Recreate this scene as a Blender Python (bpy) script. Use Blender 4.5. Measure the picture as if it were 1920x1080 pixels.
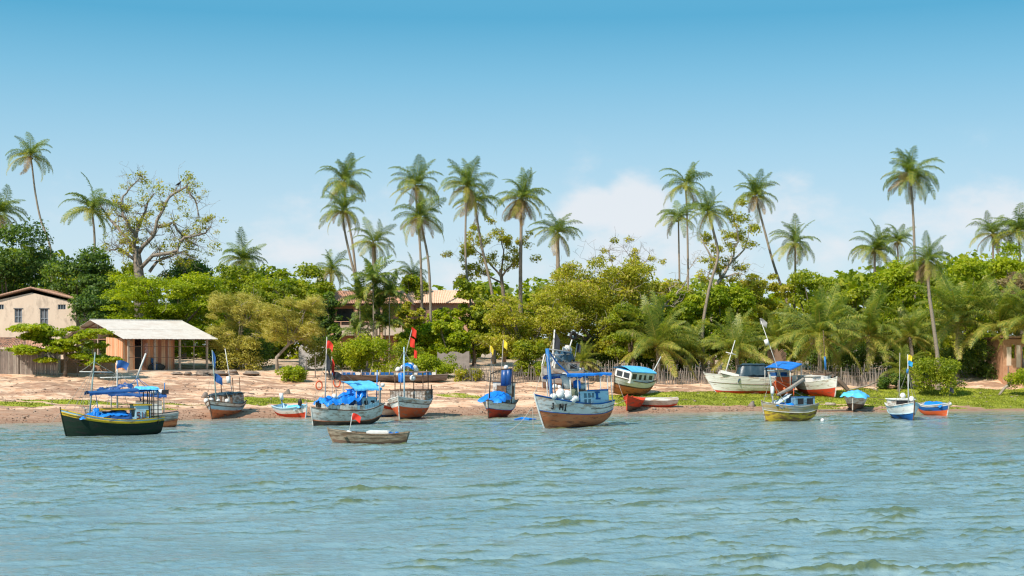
import bpy, math, random
import numpy as np
from mathutils import Vector, Matrix, Euler, noise as mnoise
R = math.radians
scene = bpy.context.scene
for o in list(bpy.data.objects): bpy.data.objects.remove(o)
COL = scene.collection

# ------------------------------------------------------------------ camera
FPX, CX, HY, CH = 2666.667, 960.0, 650.0, 6.0
cam = bpy.data.cameras.new('camera'); cam.lens = 50; cam.sensor_width = 36
cam.shift_y = 110 / 1920; cam.clip_end = 9000; cam.clip_start = .3
camo = bpy.data.objects.new('camera', cam); COL.objects.link(camo)
camo.location = (0, 0, CH); camo.rotation_euler = (R(90), 0, 0)
scene.camera = camo

# ------------------------------------------------------------------ light
SUN = Vector((-.46, -.52, .72)).normalized()
SUN_EL = math.asin(SUN.z); SUN_AZ = math.atan2(SUN.x, SUN.y)
sun = bpy.data.lights.new('sun', 'SUN'); sun.energy = 5.0; sun.angle = R(.53); sun.color = (1, .93, .82)
suno = bpy.data.objects.new('sun', sun); COL.objects.link(suno)
suno.rotation_euler = SUN.to_track_quat('Z', 'Y').to_euler(); suno.location = (-60, -40, 80)

world = bpy.data.worlds.new('World'); scene.world = world; world.use_nodes = True
NT = world.node_tree; NT.nodes.clear()
def N(nt, t, **k):
    n = nt.nodes.new(t)
    for a, b in k.items():
        if a.startswith('i_'):
            key = a[2:]; key = int(key) if key.isdigit() else key
            n.inputs[key].default_value = b
        else: setattr(n, a, b)
    return n
def srgb(r, g, b):
    f = lambda c: (c / 255 / 12.92) if c / 255 <= .04045 else ((c / 255 + .055) / 1.055) ** 2.4
    return (f(r), f(g), f(b), 1)
def ramp(nt, fac, stops, interp='LINEAR'):
    n = nt.nodes.new('ShaderNodeValToRGB'); n.color_ramp.interpolation = interp
    e = n.color_ramp.elements
    while len(e) < len(stops): e.new(.5)
    for i, (p, c) in enumerate(stops): e[i].position = p; e[i].color = c if len(c) == 4 else (*c, 1)
    if fac is not None: nt.links.new(fac, n.inputs[0])
    return n
def build_world():
    nt = NT; L = nt.links.new
    sky = N(nt, 'ShaderNodeTexSky', sky_type='NISHITA', sun_disc=False, sun_elevation=SUN_EL, sun_rotation=SUN_AZ,
            air_density=1.0, dust_density=.6, ozone_density=2.0)
    tc = N(nt, 'ShaderNodeTexCoord'); sx = N(nt, 'ShaderNodeSeparateXYZ'); L(tc.outputs['Generated'], sx.inputs[0])
    # clear tropical blue over a pale horizon, in elevation
    mr = N(nt, 'ShaderNodeMapRange', i_1=-.02, i_2=.55); L(sx.outputs[2], mr.inputs[0])
    g = ramp(nt, mr.outputs[0], [(0, srgb(220, 235, 242)), (.10, srgb(212, 233, 244)), (.19, srgb(196, 226, 243)),
                                 (.27, srgb(168, 214, 238)), (.36, srgb(126, 195, 228)), (.43, srgb(82, 174, 214)), (.62, srgb(118, 192, 224)), (1, srgb(126, 190, 224))])
    sc = N(nt, 'ShaderNodeVectorMath', operation='SCALE', i_3=SKY_S); L(sky.outputs[0], sc.inputs[0])
    mx = N(nt, 'ShaderNodeMix', data_type='RGBA', i_0=.86); L(sc.outputs[0], mx.inputs[6]); L(g.outputs[0], mx.inputs[7])
    # clouds: fractal noise on the direction, banked low, with a few fuller banks
    mp = N(nt, 'ShaderNodeMapping'); mp.inputs['Scale'].default_value = (1, 1, 1.7); L(tc.outputs['Generated'], mp.inputs[0])
    n1 = N(nt, 'ShaderNodeTexNoise', i_Scale=9.0, i_Detail=9.0, i_Roughness=.56); L(mp.outputs[0], n1.inputs['Vector'])
    n2 = N(nt, 'ShaderNodeTexNoise', i_Scale=30.0, i_Detail=6.0, i_Roughness=.6); L(mp.outputs[0], n2.inputs['Vector'])
    tot = None
    def math_(op, a, b=None):
        m = N(nt, 'ShaderNodeMath', operation=op)
        for i, v in enumerate((a, b)):
            if v is None: continue
            if isinstance(v, (int, float)): m.inputs[i].default_value = v
            else: L(v, m.inputs[i])
        return m.outputs[0]
    for (px, py, rx, ry, amp) in [(1110, 395, 66, 42, .72), (1192, 398, 66, 62, .80), (1195, 470, 150, 70, .40), (1478, 345, 55, 36, .42), (1490, 400, 90, 60, .42),
                                  (1570, 440, 110, 60, .32), (1850, 400, 120, 62, .50), (1720, 430, 160, 60, .38), (560, 470, 90, 36, .40), (640, 450, 90, 50, .34), (820, 520, 260, 50, .35), (1280, 470, 160, 60, .30)]:
        d = Vector(((px - CX), FPX, -(py - HY))).normalized()
        vm = N(nt, 'ShaderNodeVectorMath', operation='SUBTRACT'); L(tc.outputs['Generated'], vm.inputs[0]); vm.inputs[1].default_value = d
        v2 = N(nt, 'ShaderNodeVectorMath', operation='MULTIPLY'); L(vm.outputs[0], v2.inputs[0]); v2.inputs[1].default_value = (FPX / rx, FPX / rx, FPX / ry)
        ln = N(nt, 'ShaderNodeVectorMath', operation='LENGTH'); L(v2.outputs[0], ln.inputs[0])
        m = N(nt, 'ShaderNodeMapRange', interpolation_type='SMOOTHSTEP', i_1=1.5, i_2=.1, i_3=0, i_4=amp); L(ln.outputs['Value'], m.inputs[0])
        tot = m.outputs[0] if tot is None else math_('MAXIMUM', tot, m.outputs[0])
    low = N(nt, 'ShaderNodeMapRange', interpolation_type='SMOOTHSTEP', i_1=.15, i_2=.03, i_3=0, i_4=.12); L(sx.outputs[2], low.inputs[0])
    s = math_('ADD', tot, low.outputs[0])
    nn = math_('ADD', math_('MULTIPLY', n1.outputs[0], 1.0), math_('MULTIPLY', n2.outputs[0], .9))
    c = N(nt, 'ShaderNodeMapRange', interpolation_type='SMOOTHSTEP', i_1=1.06, i_2=1.66, i_3=0, i_4=.86); L(math_('ADD', nn, s), c.inputs[0])
    hi = N(nt, 'ShaderNodeMapRange', interpolation_type='SMOOTHSTEP', i_1=.155, i_2=.115, i_3=0, i_4=1); L(sx.outputs[2], hi.inputs[0])
    cm = N(nt, 'ShaderNodeMix', data_type='RGBA'); L(math_('MULTIPLY', c.outputs[0], hi.outputs[0]), cm.inputs[0]); L(mx.outputs[2], cm.inputs[6]); cm.inputs[7].default_value = srgb(234, 238, 243)
    bg = N(nt, 'ShaderNodeBackground', i_1=.825); L(cm.outputs[2], bg.inputs[0])
    out = N(nt, 'ShaderNodeOutputWorld'); L(bg.outputs[0], out.inputs[0])
SKY_S = .12
build_world()
scene.view_settings.view_transform = 'Standard'; scene.view_settings.look = 'None'
scene.view_settings.exposure = .28; scene.view_settings.gamma = 1.0
scene.render.engine = 'CYCLES'
scene.cycles.filter_width = 1.25; scene.cycles.max_bounces = 6; scene.cycles.transparent_max_bounces = 4; scene.cycles.diffuse_bounces = 3
scene.cycles.glossy_bounces = 3; scene.cycles.caustics_reflective = False; scene.cycles.caustics_refractive = False

# ------------------------------------------------------------------ places
def P(px, py, D): return Vector(((px - CX) * D / FPX, D, CH - (py - HY) * D / FPX))
SX = np.array([-400, -150, -60, -39.7, -32.6, -24.9, -16.5, -2.8, 6.7, 21.6, 34, 48, 150, 400.])
SY = np.array([60, 88, 106, 110.2, 114.3, 118.3, 121.5, 124.5, 128, 131.0, 131.5, 133.6, 146, 150.])
def shore(x):
    x = np.asarray(x, float)
    return np.interp(x, SX, SY) + .45 * np.sin(x * .31 + 1) + .25 * np.sin(x * .83 + 2)
ZD = [-60, -8, 0, 3, 10, 18, 28, 45, 70, 200, 3000]
ZZ = [-4, -.9, 0, .36, 1.15, 2.1, 3.4, 3.8, 4.1, 4.8, 5.7]
def gzn(x, y):
    x = np.asarray(x, float); y = np.asarray(y, float)
    ds = y - shore(x)
    z = np.interp(ds, ZD, ZZ)
    w = np.clip((ds - 1) / 8, 0, 1)
    n = (.07 * np.sin(x * .9 + y * .35 + 1.3) * np.sin(y * 1.1 - x * .2) + .05 * np.sin(x * 2.1 + 1) * np.sin(y * 1.7 + .5 * x) + .12 * np.sin(x * .23 + 2) * np.sin(y * .33)
         + .10 * np.sin(ds * 1.15 + .8 * np.sin(x * .12)) * np.clip(1 - ds / 26, 0, 1))
    return z + n * w
def gz(x, y): return float(gzn(x, y))
def GD(px, py, lo=95, hi=320):
    D = np.arange(lo, hi, .25)
    z = gzn((px - CX) * D / FPX, D); zr = CH - (py - HY) * D / FPX
    k = np.nonzero((z >= zr))[0]
    return float(D[k[0]]) if len(k) else hi
def G(px, py): return P(px, py, GD(px, py))
def WD(py): return CH * FPX / (py - HY)          # distance where the water line shows at a row
def GAT(px, D):                                   # ground point at a column and a distance
    x = (px - CX) * D / FPX
    return Vector((x, D, gz(x, D)))

# ------------------------------------------------------------------ materials
MATS = {}
def mat(name, c1, c2=None, scale=3.0, rough=.7, bump=.0, dirt=None, dirt_amt=.4, dirt_scale=2.0, stretch=(1, 1, 1), spec=.4, metal=0, trans=0, bscale=None, coord='Object', detail=6):
    if name in MATS: return MATS[name]
    m = bpy.data.materials.new(name); m.use_nodes = True; nt = m.node_tree; L = nt.links.new
    b = nt.nodes['Principled BSDF']; b.inputs['Roughness'].default_value = rough
    b.inputs['Specular IOR Level'].default_value = spec; b.inputs['Metallic'].default_value = metal
    c1 = c1 if len(c1) == 4 else (*c1, 1)
    tc = N(nt, 'ShaderNodeTexCoord'); mp = N(nt, 'ShaderNodeMapping'); mp.inputs['Scale'].default_value = stretch; L(tc.outputs[coord], mp.inputs[0])
    c2 = c2 or tuple(v * .75 for v in c1[:3]) + (1,)
    c2 = c2 if len(c2) == 4 else (*c2, 1)
    n = N(nt, 'ShaderNodeTexNoise', i_Scale=scale, i_Detail=float(detail), i_Roughness=.62); L(mp.outputs[0], n.inputs['Vector'])
    r = ramp(nt, n.outputs[0], [(.34, c1), (.66, c2)]); col = r.outputs[0]
    if dirt:
        n2 = N(nt, 'ShaderNodeTexNoise', i_Scale=dirt_scale, i_Detail=8.0, i_Roughness=.7); L(mp.outputs[0], n2.inputs['Vector'])
        r2 = ramp(nt, n2.outputs[0], [(.60 - dirt_amt * .35, (0, 0, 0)), (.68 - dirt_amt * .22, (1, 1, 1))])
        mx = N(nt, 'ShaderNodeMix', data_type='RGBA'); L(r2.outputs[0], mx.inputs[0]); L(col, mx.inputs[6])
        mx.inputs[7].default_value = dirt if len(dirt) == 4 else (*dirt, 1); col = mx.outputs[2]
    L(col, b.inputs['Base Color'])
    if bump:
        n3 = N(nt, 'ShaderNodeTexNoise', i_Scale=bscale or scale * 3, i_Detail=6.0); L(mp.outputs[0], n3.inputs['Vector'])
        bp = N(nt, 'ShaderNodeBump', i_Strength=.6, i_Distance=bump); L(n3.outputs[0], bp.inputs['Height']); L(bp.outputs[0], b.inputs['Normal'])
    MATS[name] = m; return m
def leafmat(name, stops, transl=.35, rough=.55, hue=.02):
    if name in MATS: return MATS[name]
    m = bpy.data.materials.new(name); m.use_nodes = True; nt = m.node_tree; L = nt.links.new; nt.nodes.clear()
    at = N(nt, 'ShaderNodeAttribute', attribute_name='tone')
    r = ramp(nt, at.outputs['Fac'], [(i / max(1, len(stops) - 1), s) for i, s in enumerate(stops)])
    d = N(nt, 'ShaderNodeBsdfPrincipled', i_Roughness=rough); d.inputs['Specular IOR Level'].default_value = .35
    t = N(nt, 'ShaderNodeBsdfTranslucent')
    hs = N(nt, 'ShaderNodeHueSaturation', i_Saturation=1.15, i_Value=1.35); L(r.outputs[0], hs.inputs['Color'])
    L(r.outputs[0], d.inputs['Base Color']); L(hs.outputs[0], t.inputs[0])
    mx = N(nt, 'ShaderNodeMixShader', i_0=transl); L(d.outputs[0], mx.inputs[1]); L(t.outputs[0], mx.inputs[2])
    o = N(nt, 'ShaderNodeOutputMaterial'); L(mx.outputs[0], o.inputs[0])
    MATS[name] = m; return m

# ------------------------------------------------------------------ mesh helpers
def mesh_np(name, V, quads=None, tris=None, tone=None, smooth=False):
    me = bpy.data.meshes.new(name); V = np.asarray(V, np.float32).reshape(-1, 3)
    parts = [];
    nq = 0 if quads is None else len(quads); ntv = 0 if tris is None else len(tris)
    idx = np.concatenate([np.asarray(a, np.int32).ravel() for a in (quads, tris) if a is not None and len(a)])
    tot = np.concatenate([np.full(nq, 4, np.int32), np.full(ntv, 3, np.int32)])
    st = np.concatenate([[0], np.cumsum(tot)[:-1]]).astype(np.int32)
    me.vertices.add(len(V)); me.vertices.foreach_set('co', V.ravel())
    me.loops.add(len(idx)); me.loops.foreach_set('vertex_index', idx)
    me.polygons.add(nq + ntv); me.polygons.foreach_set('loop_start', st); me.polygons.foreach_set('loop_total', tot)
    if tone is not None:
        a = me.attributes.new('tone', 'FLOAT', 'FACE'); a.data.foreach_set('value', np.asarray(tone, np.float32))
    me.update(calc_edges=True); me.validate()
    if smooth: me.polygons.foreach_set('use_smooth', np.ones(nq + ntv, bool))
    return me
class MB:
    def __init__(s): s.v = []; s.f = []
    def add(s, vs, fs):
        k = len(s.v); s.v += [Vector(v) for v in vs]; s.f += [tuple(i + k for i in f) for f in fs]; return s
    def box(s, c, size, rot=None, M=None):
        hx, hy, hz = (a / 2 for a in size)
        vs = [Vector((x, y, z)) for x in (-hx, hx) for y in (-hy, hy) for z in (-hz, hz)]
        if rot is not None: Q = Euler(rot).to_matrix(); vs = [Q @ v for v in vs]
        vs = [v + Vector(c) for v in vs]
        if M: vs = [M @ v for v in vs]
        return s.add(vs, [(0, 1, 3, 2), (4, 6, 7, 5), (0, 4, 5, 1), (2, 3, 7, 6), (0, 2, 6, 4), (1, 5, 7, 3)])
    def beam(s, a, b, w, h=None):                # rectangular bar from a to b
        a = Vector(a); b = Vector(b); h = h or w; d = (b - a).normalized()
        u = d.cross(Vector((0, 0, 1)));
        if u.length < .05: u = d.cross(Vector((0, 1, 0)))
        u.normalize(); n = u.cross(d)
        vs = [p + u * x * w / 2 + n * y * h / 2 for p in (a, b) for x, y in ((-1, -1), (1, -1), (1, 1), (-1, 1))]
        return s.add(vs, [(0, 3, 2, 1), (4, 5, 6, 7), (0, 1, 5, 4), (1, 2, 6, 5), (2, 3, 7, 6), (3, 0, 4, 7)])
    def tube(s, pts, r, n=6, cap=True):
        pts = [Vector(p) for p in pts]; m = len(pts)
        rs = r if isinstance(r, (list, tuple)) else [r] * m
        k = len(s.v); up = None
        for i, p in enumerate(pts):
            t = (pts[min(i + 1, m - 1)] - pts[max(i - 1, 0)])
            t = t.normalized() if t.length > 1e-9 else Vector((0, 0, 1))
            if up is None: up = t.cross(Vector((.31, .95, .07))); up.normalize()
            else:
                up = up - t * up.dot(t); up.normalize()
            w = t.cross(up)
            for j in range(n):
                a = 2 * math.pi * j / n; s.v.append(p + (up * math.cos(a) + w * math.sin(a)) * rs[i])
        for i in range(m - 1):
            for j in range(n):
                a = k + i * n + j; b = k + i * n + (j + 1) % n
                s.f.append((a, b, b + n, a + n))
        if cap: s.f.append(tuple(k + j for j in range(n))[::-1]); s.f.append(tuple(k + (m - 1) * n + j for j in range(n)))
        return s
    def blob(s, c, r, n=8, m=6, jit=0, seed=0, M=None):
        rd = random.Random(seed); c = Vector(c); r = Vector(r if hasattr(r, '__len__') else (r, r, r)); k = len(s.v)
        vs = []
        for i in range(m + 1):
            th = math.pi * i / m
            for j in range(n):
                ph = 2 * math.pi * j / n; q = 1 + rd.uniform(-jit, jit)
                v = Vector((math.sin(th) * math.cos(ph) * r.x, math.sin(th) * math.sin(ph) * r.y, math.cos(th) * r.z)) * q
                if i in (0, m): v = Vector((0, 0, r.z if i == 0 else -r.z))
                v = v + c
                vs.append(M @ v if M else v)
        fs = [(i * n + j, (i + 1) * n + j, (i + 1) * n + (j + 1) % n, i * n + (j + 1) % n) for i in range(m) for j in range(n)]
        return s.add(vs, fs)
    def grid(s, rows):
        n = len(rows[0]); vs = [p for r in rows for p in r]
        return s.add(vs, [(i * n + j, i * n + j + 1, (i + 1) * n + j + 1, (i + 1) * n + j) for i in range(len(rows) - 1) for j in range(n - 1)])
    def poly(s, pts): return s.add(pts, [tuple(range(len(pts)))])
    def torus(s, c, R_, r, ax=(0, 1, 0), n=14, m=6):
        ax = Vector(ax).normalized(); u = ax.orthogonal().normalized(); w = ax.cross(u); c = Vector(c); vs = []
        for i in range(n):
            a = 2 * math.pi * i / n; d = u * math.cos(a) + w * math.sin(a)
            for j in range(m):
                b = 2 * math.pi * j / m; vs.append(c + d * (R_ + r * math.cos(b)) + ax * r * math.sin(b))
        return s.add(vs, [(i * m + j, ((i + 1) % n) * m + j, ((i + 1) % n) * m + (j + 1) % m, i * m + (j + 1) % m) for i in range(n) for j in range(m)])
    def mesh(s, name, smooth=False):
        me = bpy.data.meshes.new(name); me.from_pydata([tuple(v) for v in s.v], [], s.f); me.update()
        if smooth: me.polygons.foreach_set('use_smooth', np.ones(len(me.polygons), bool))
        return me
def link(name, me, m=None, parent=None, loc=None, M=None):
    o = bpy.data.objects.new(name, me); COL.objects.link(o)
    if m is not None and me is not None and not len(me.materials): me.materials.append(m)
    if parent: o.parent = parent
    if M is not None: o.matrix_local = M
    if loc is not None: o.location = loc
    return o
def tag(o, label=None, cat=None, group=None, kind=None):
    if label: o['label'] = label
    if cat: o['category'] = cat
    if group: o['group'] = group
    if kind: o['kind'] = kind
    return o
def empty(name, label, cat, loc=(0, 0, 0), rz=0, group=None, rx=0, ry=0):
    o = bpy.data.objects.new(name, None); COL.objects.link(o); o.empty_display_size = .3
    o.location = loc; o.rotation_euler = (rx, ry, rz)
    return tag(o, label, cat, group)
def part(name, mb, m, parent, smooth=False, label=None):
    o = link(name, mb.mesh(name, smooth), m, parent)
    if label: o['label'] = label
    return o
def solo(name, mb, m, label, cat, group=None, smooth=False, M=None):  # a thing that is one mesh; its origin goes to its own base
    vs = mb.v if M is None else [M @ v for v in mb.v]
    n = len(vs); c = sum(vs, Vector()) / n; c.z = min(v.z for v in vs)
    q = MB(); q.v = [v - c for v in vs]; q.f = mb.f
    o = link(name, q.mesh(name, smooth), m, None, c); return tag(o, label, cat, group)
# ------------------------------------------------------------------ ground
def axis(parts):
    a = []
    for lo, hi, st in parts: a += list(np.arange(lo, hi, st))
    return np.array(a)
def fbm(x, y, s, seed=0, octv=4):
    rs = np.random.RandomState(seed); v = 0; amp = 1; tot = 0
    for o in range(octv):
        for k in range(5):
            th = rs.uniform(0, 6.283); f = s * (1.9 ** o) * rs.uniform(.7, 1.3); ph = rs.uniform(0, 6.283)
            v = v + amp * np.sin((x * math.cos(th) + y * math.sin(th)) * f + ph + 1.2 * np.sin((x * math.sin(th) - y * math.cos(th)) * f * .6 + ph * 2))
        tot += amp * 2.2; amp *= .6
    return v / tot
xs = axis([(-3000, -200, 200), (-200, -70, 4), (-70, 72, .32), (72, 200, 4), (200, 3001, 200)])
ys = axis([(20, 104, 6), (104, 162, .30), (162, 200, 1.0), (200, 400, 10), (400, 4001, 300)])
XX, YY = np.meshgrid(xs, ys)
DS = YY - shore(XX)
ZZg = gzn(XX, YY)
f1 = fbm(XX, YY, 1.6, 3); 
ZZg = ZZg + np.where((DS > 0) & (DS < 40), .03 * f1, 0) + np.where(DS > 12, .07 * fbm(XX, YY, 1.1, 5), 0)
ny, nx = XX.shape
ii = np.arange(ny * nx).reshape(ny, nx)
Q = np.stack([ii[:-1, :-1], ii[:-1, 1:], ii[1:, 1:], ii[1:, :-1]], -1).reshape(-1, 4)
gme = mesh_np('ground', np.stack([XX, YY, ZZg], -1), Q, smooth=True)
# what covers the sand where: green algae turf, red-brown wrack and mud, leaf litter behind the beach
def band(ds, a, b, w): return np.clip((ds - a) / w, 0, 1) * np.clip((b - ds) / w, 0, 1)
def grass_mask(x, y):
    ds = y - shore(x); n = fbm(x, y * 2.2, .55, 11); n2 = fbm(x, y * 1.5, 2.2, 12)
    right = np.clip((x - 8.5) / 3, 0, 1)
    a = band(ds, 3.6 + 1.2 * n, np.interp(x, [10, 14, 32, 45, 60], [12, 12.5, 14.0, 14.8, 15]) + .8 * n, .8) * right
    a2 = band(ds, .8, 4.5, .8) * np.clip((x - 26) / 5, 0, 1) * (n > -.15)
    def hump(px, py, rx, ry):
        p = G(px, py); d = ((x - p.x) / rx) ** 2 + ((y - p.y) / ry) ** 2
        return np.clip((1.1 - d + .5 * n) * 2.2, 0, 1)
    h = hump(520, 751, 3.6, 1.9); h = np.maximum(h, .8 * hump(470, 757, 1.5, .7)); h = np.maximum(h, .75 * hump(150, 756, 6.5, .8)); h = np.maximum(h, .7 * hump(30, 757, 3, .7))
    h = np.maximum(h, .5 * hump(330, 758, 3, .5)); h = np.maximum(h, .4 * hump(860, 742, 2.6, 1.0)); h = np.maximum(h, .7 * hump(285, 765, 2, .5))
    g = np.maximum(np.maximum(a, a2), h)
    return np.clip(g * 1.5 + .28 * n2 * (g > .1) - .15, 0, 1)
GM = grass_mask(XX, YY)
n1 = fbm(XX, YY * 1.8, .8, 21); n2 = fbm(XX * .6, YY * 2.5, 1.5, 22)
wet = np.clip(1 - (DS - np.interp(XX, [-45, -25, 0, 12, 30, 50], [6.5, 5.0, 4.2, 4.0, 2.2, 2]) - 1.0 * n1) / 1.2, 0, 1)
rows = np.zeros_like(DS)
for a, w, k in [(7.6, .7, .6), (9.8, .8, .8), (12.8, .8, .85), (16.5, 1.1, .8), (21, 1.6, .7), (24.5, 1.3, .6)]:
    rows = np.maximum(rows, k * np.exp(-((DS - a - 1.1 * n1 - .8 * np.sin(XX * .09 + a)) / w) ** 2) * np.clip(.9 + n2, 0, 1.3))
leftred = np.clip((-22 - XX) / 12, 0, 1) * band(DS, 12, 26, 3) * np.clip(.35 + .6 * n1, 0, 1) * .95
MUD = np.clip(np.maximum(wet, np.maximum(rows, leftred)), 0, 1)
LIT = np.clip((DS - np.interp(XX, [-50, -30, -18, -10, 10, 40], [30, 29, 27.5, 20, 20, 18.5]) - 1.5 * n1) / 2.5, 0, 1)
WET = np.clip(1 - DS / 3.0, 0, 1)
ca = gme.attributes.new('cover', 'FLOAT_COLOR', 'POINT')
ca.data.foreach_set('color', np.stack([GM, MUD, LIT, WET], -1).astype(np.float32).ravel())
def ground_mat():
    m = bpy.data.materials.new('beach_sand'); m.use_nodes = True; nt = m.node_tree; L = nt.links.new; b = nt.nodes['Principled BSDF']
    at = N(nt, 'ShaderNodeAttribute', attribute_name='cover'); sp = N(nt, 'ShaderNodeSeparateColor'); L(at.outputs['Color'], sp.inputs[0])
    tc = N(nt, 'ShaderNodeTexCoord')
    def noi(s, d=6.0, r=.6, st=(1, 1, 1)):
        mp = N(nt, 'ShaderNodeMapping'); mp.inputs['Scale'].default_value = st; L(tc.outputs['Object'], mp.inputs[0])
        n = N(nt, 'ShaderNodeTexNoise', i_Scale=s, i_Detail=d, i_Roughness=r); L(mp.outputs[0], n.inputs['Vector']); return n.outputs[0]
    sand = ramp(nt, noi(.75, 9, .76, (1, 2.4, 1)), [(.30, (.36, .16, .085)), (.43, (.60, .335, .20)), (.56, (.76, .53, .37)), (.8, (.60, .36, .22))])
    speck = ramp(nt, noi(7, 4, .7), [(.58, (0, 0, 0)), (.66, (1, 1, 1))])
    mud = ramp(nt, noi(1.1, 9, .78, (1, 2.6, 1)), [(.25, (.06, .03, .02)), (.42, (.17, .08, .05)), (.6, (.34, .18, .115)), (.75, (.10, .05, .034))])
    grass = ramp(nt, noi(.9, 8, .7, (1, 2, 1)), [(.25, (.17, .20, .015)), (.46, (.25, .28, .018)), (.62, (.34, .33, .04)), (.76, (.32, .20, .09))])
    lit = ramp(nt, noi(.8, 8, .7), [(.3, (.10, .075, .045)), (.46, (.26, .19, .12)), (.56, (.50, .41, .32)), (.72, (.38, .29, .2))])
    def mix(f, a, c_):
        x = N(nt, 'ShaderNodeMix', data_type='RGBA'); 
        L(f, x.inputs[0]); L(a, x.inputs[6])
        if isinstance(c_, tuple): x.inputs[7].default_value = c_
        else: L(c_, x.inputs[7])
        return x.outputs[2]
    def mth(op, a, v):
        k = N(nt, 'ShaderNodeMath', operation=op, use_clamp=True); L(a, k.inputs[0])
        if isinstance(v, float): k.inputs[1].default_value = v
        else: L(v, k.inputs[1])
        return k.outputs[0]
    def soft(fac, s, a0=.80, a1=1.10):       # break an edge up with noise
        n = noi(s, 6, .7); a = mth('ADD', fac, n); q = N(nt, 'ShaderNodeMapRange', i_1=a0, i_2=a1); L(a, q.inputs[0]); return q.outputs[0]
    c = mix(mth('MULTIPLY', speck.outputs[0], .35), sand.outputs[0], (.20, .11, .07, 1))
    c = mix(soft(sp.outputs[1], 2.6), c, mud.outputs[0])
    c = mix(soft(sp.outputs[0], 3.5, .66, .95), c, grass.outputs[0])
    c = mix(soft(sp.outputs[2], 1.2), c, lit.outputs[0])
    c = mix(mth('MULTIPLY', at.outputs['Alpha'], .35), c, (.10, .06, .04, 1))
    L(c, b.inputs['Base Color']); b.inputs['Roughness'].default_value = .85; b.inputs['Specular IOR Level'].default_value = .25
    bp = N(nt, 'ShaderNodeBump', i_Strength=.7, i_Distance=.10); L(noi(3.5, 8, .75), bp.inputs['Height']); L(bp.outputs[0], b.inputs['Normal'])
    return m
link('ground', gme, ground_mat())['kind'] = 'structure'

# turf blades, wrack and stones standing on it
def scatter_blades(name, label, pts, h, w, mt, seed, lean=.5):
    rs = np.random.RandomState(seed); n = len(pts)
    a = rs.uniform(0, 6.283, n); d = np.stack([np.cos(a), np.sin(a), np.zeros(n)], -1)
    hh = h * rs.uniform(.5, 1.4, n)[:, None]; ww = w * rs.uniform(.6, 1.3, n)[:, None]
    l = rs.normal(0, lean, (n, 2)); top = np.concatenate([l * hh, hh], 1)
    p = pts
    V = np.stack([p - d * ww, p + d * ww, p + top], 1)
    me = mesh_np(name, V, tris=np.arange(n * 3).reshape(-1, 3), tone=rs.uniform(0, 1, n))
    return tag(link(name, me, mt), label, 'grass' if 'grass' in name else 'debris', None, 'stuff')
rs = np.random.RandomState(8)
px_ = rs.uniform(-48, 56, 420000); py_ = rs.uniform(108, 152, 420000); gm = grass_mask(px_, py_)
k = (rs.uniform(0, 1, len(px_)) < gm * .9) & (py_ - shore(px_) > .6); px_, py_ = px_[k][:90000], py_[k][:90000]
scatter_blades('grass', 'bright green low turf growing in a strip along the upper beach', np.stack([px_, py_, gzn(px_, py_) - .01], -1), .09, .05,
               leafmat('turf_blades', [(.11, .14, .012), (.21, .245, .02), (.33, .32, .045)], .3), 9)
px_ = rs.uniform(-52, 40, 60000); py_ = rs.uniform(106, 146, 60000)
ds_ = py_ - shore(px_); wn = fbm(px_, py_ * 1.8, .8, 21)
md = np.maximum((ds_ < 4.5 + wn) * (ds_ > .1) * .5, .35 * np.exp(-((ds_ - 12.8 - 1.1 * wn) / .7) ** 2) + .3 * np.exp(-((ds_ - 9.5 - 1.1 * wn) / .7) ** 2) + .35 * np.exp(-((ds_ - 16.5 - 1.1 * wn) / .9) ** 2) + .02 * (ds_ > 0) * (ds_ < 26))
k = rs.uniform(0, 1, len(px_)) < md; px_, py_ = px_[k], py_[k]
scatter_blades('seaweed_wrack', 'red brown wrack and pebbles strewn in lines along the beach', np.stack([px_, py_, gzn(px_, py_) - .01], -1), .06, .09,
               leafmat('wrack', [(.05, .028, .018), (.16, .075, .045), (.30, .19, .13)], 0, .8), 10, 1.6)
mb = MB(); rd = random.Random(5)
for k in range(420):
    x = rd.uniform(-48, 52); y = shore(x) + abs(rd.gauss(0, 1)) * 9 + .5; s = rd.uniform(.04, .15) * (1.6 if rd.random() < .06 else 1)
    mb.blob((x, y, gz(x, y) + s * .2), (s * rd.uniform(.8, 1.6), s, s * .6), 5, 3, .25, k)
tag(link('beach_stones', mb.mesh('beach_stones'), mat('stone_brown', (.20, .14, .10), (.36, .28, .22), 2.0, .9)), 'small brown stones scattered over the pink sand', 'stones', None, 'stuff')

mb = MB()
for k in range(170):          # twigs and small driftwood left by the tide
    x = rd.uniform(-50, 40); y = shore(x) + rd.choice((7.6, 9.8, 12.8, 16.5, 21, 24)) + rd.gauss(0, 1.0); a = rd.gauss(0, .5); l = rd.uniform(.15, .9)
    p = Vector((x, y, gz(x, y) + .03)); q = p + Vector((math.cos(a) * l, math.sin(a) * l, 0)); q.z = gz(q.x, q.y) + rd.uniform(.02, .12)
    mb.tube([p, (p + q) / 2 + Vector((0, 0, .03)), q], [.02, .03, .015], 4)
tag(link('tide_twigs', mb.mesh('tide_twigs'), mat('twig_brown', (.13, .085, .06), (.24, .18, .13), 3.0, .9)), 'dark twigs and bits of driftwood along the tide lines', 'driftwood', None, 'stuff')

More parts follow.
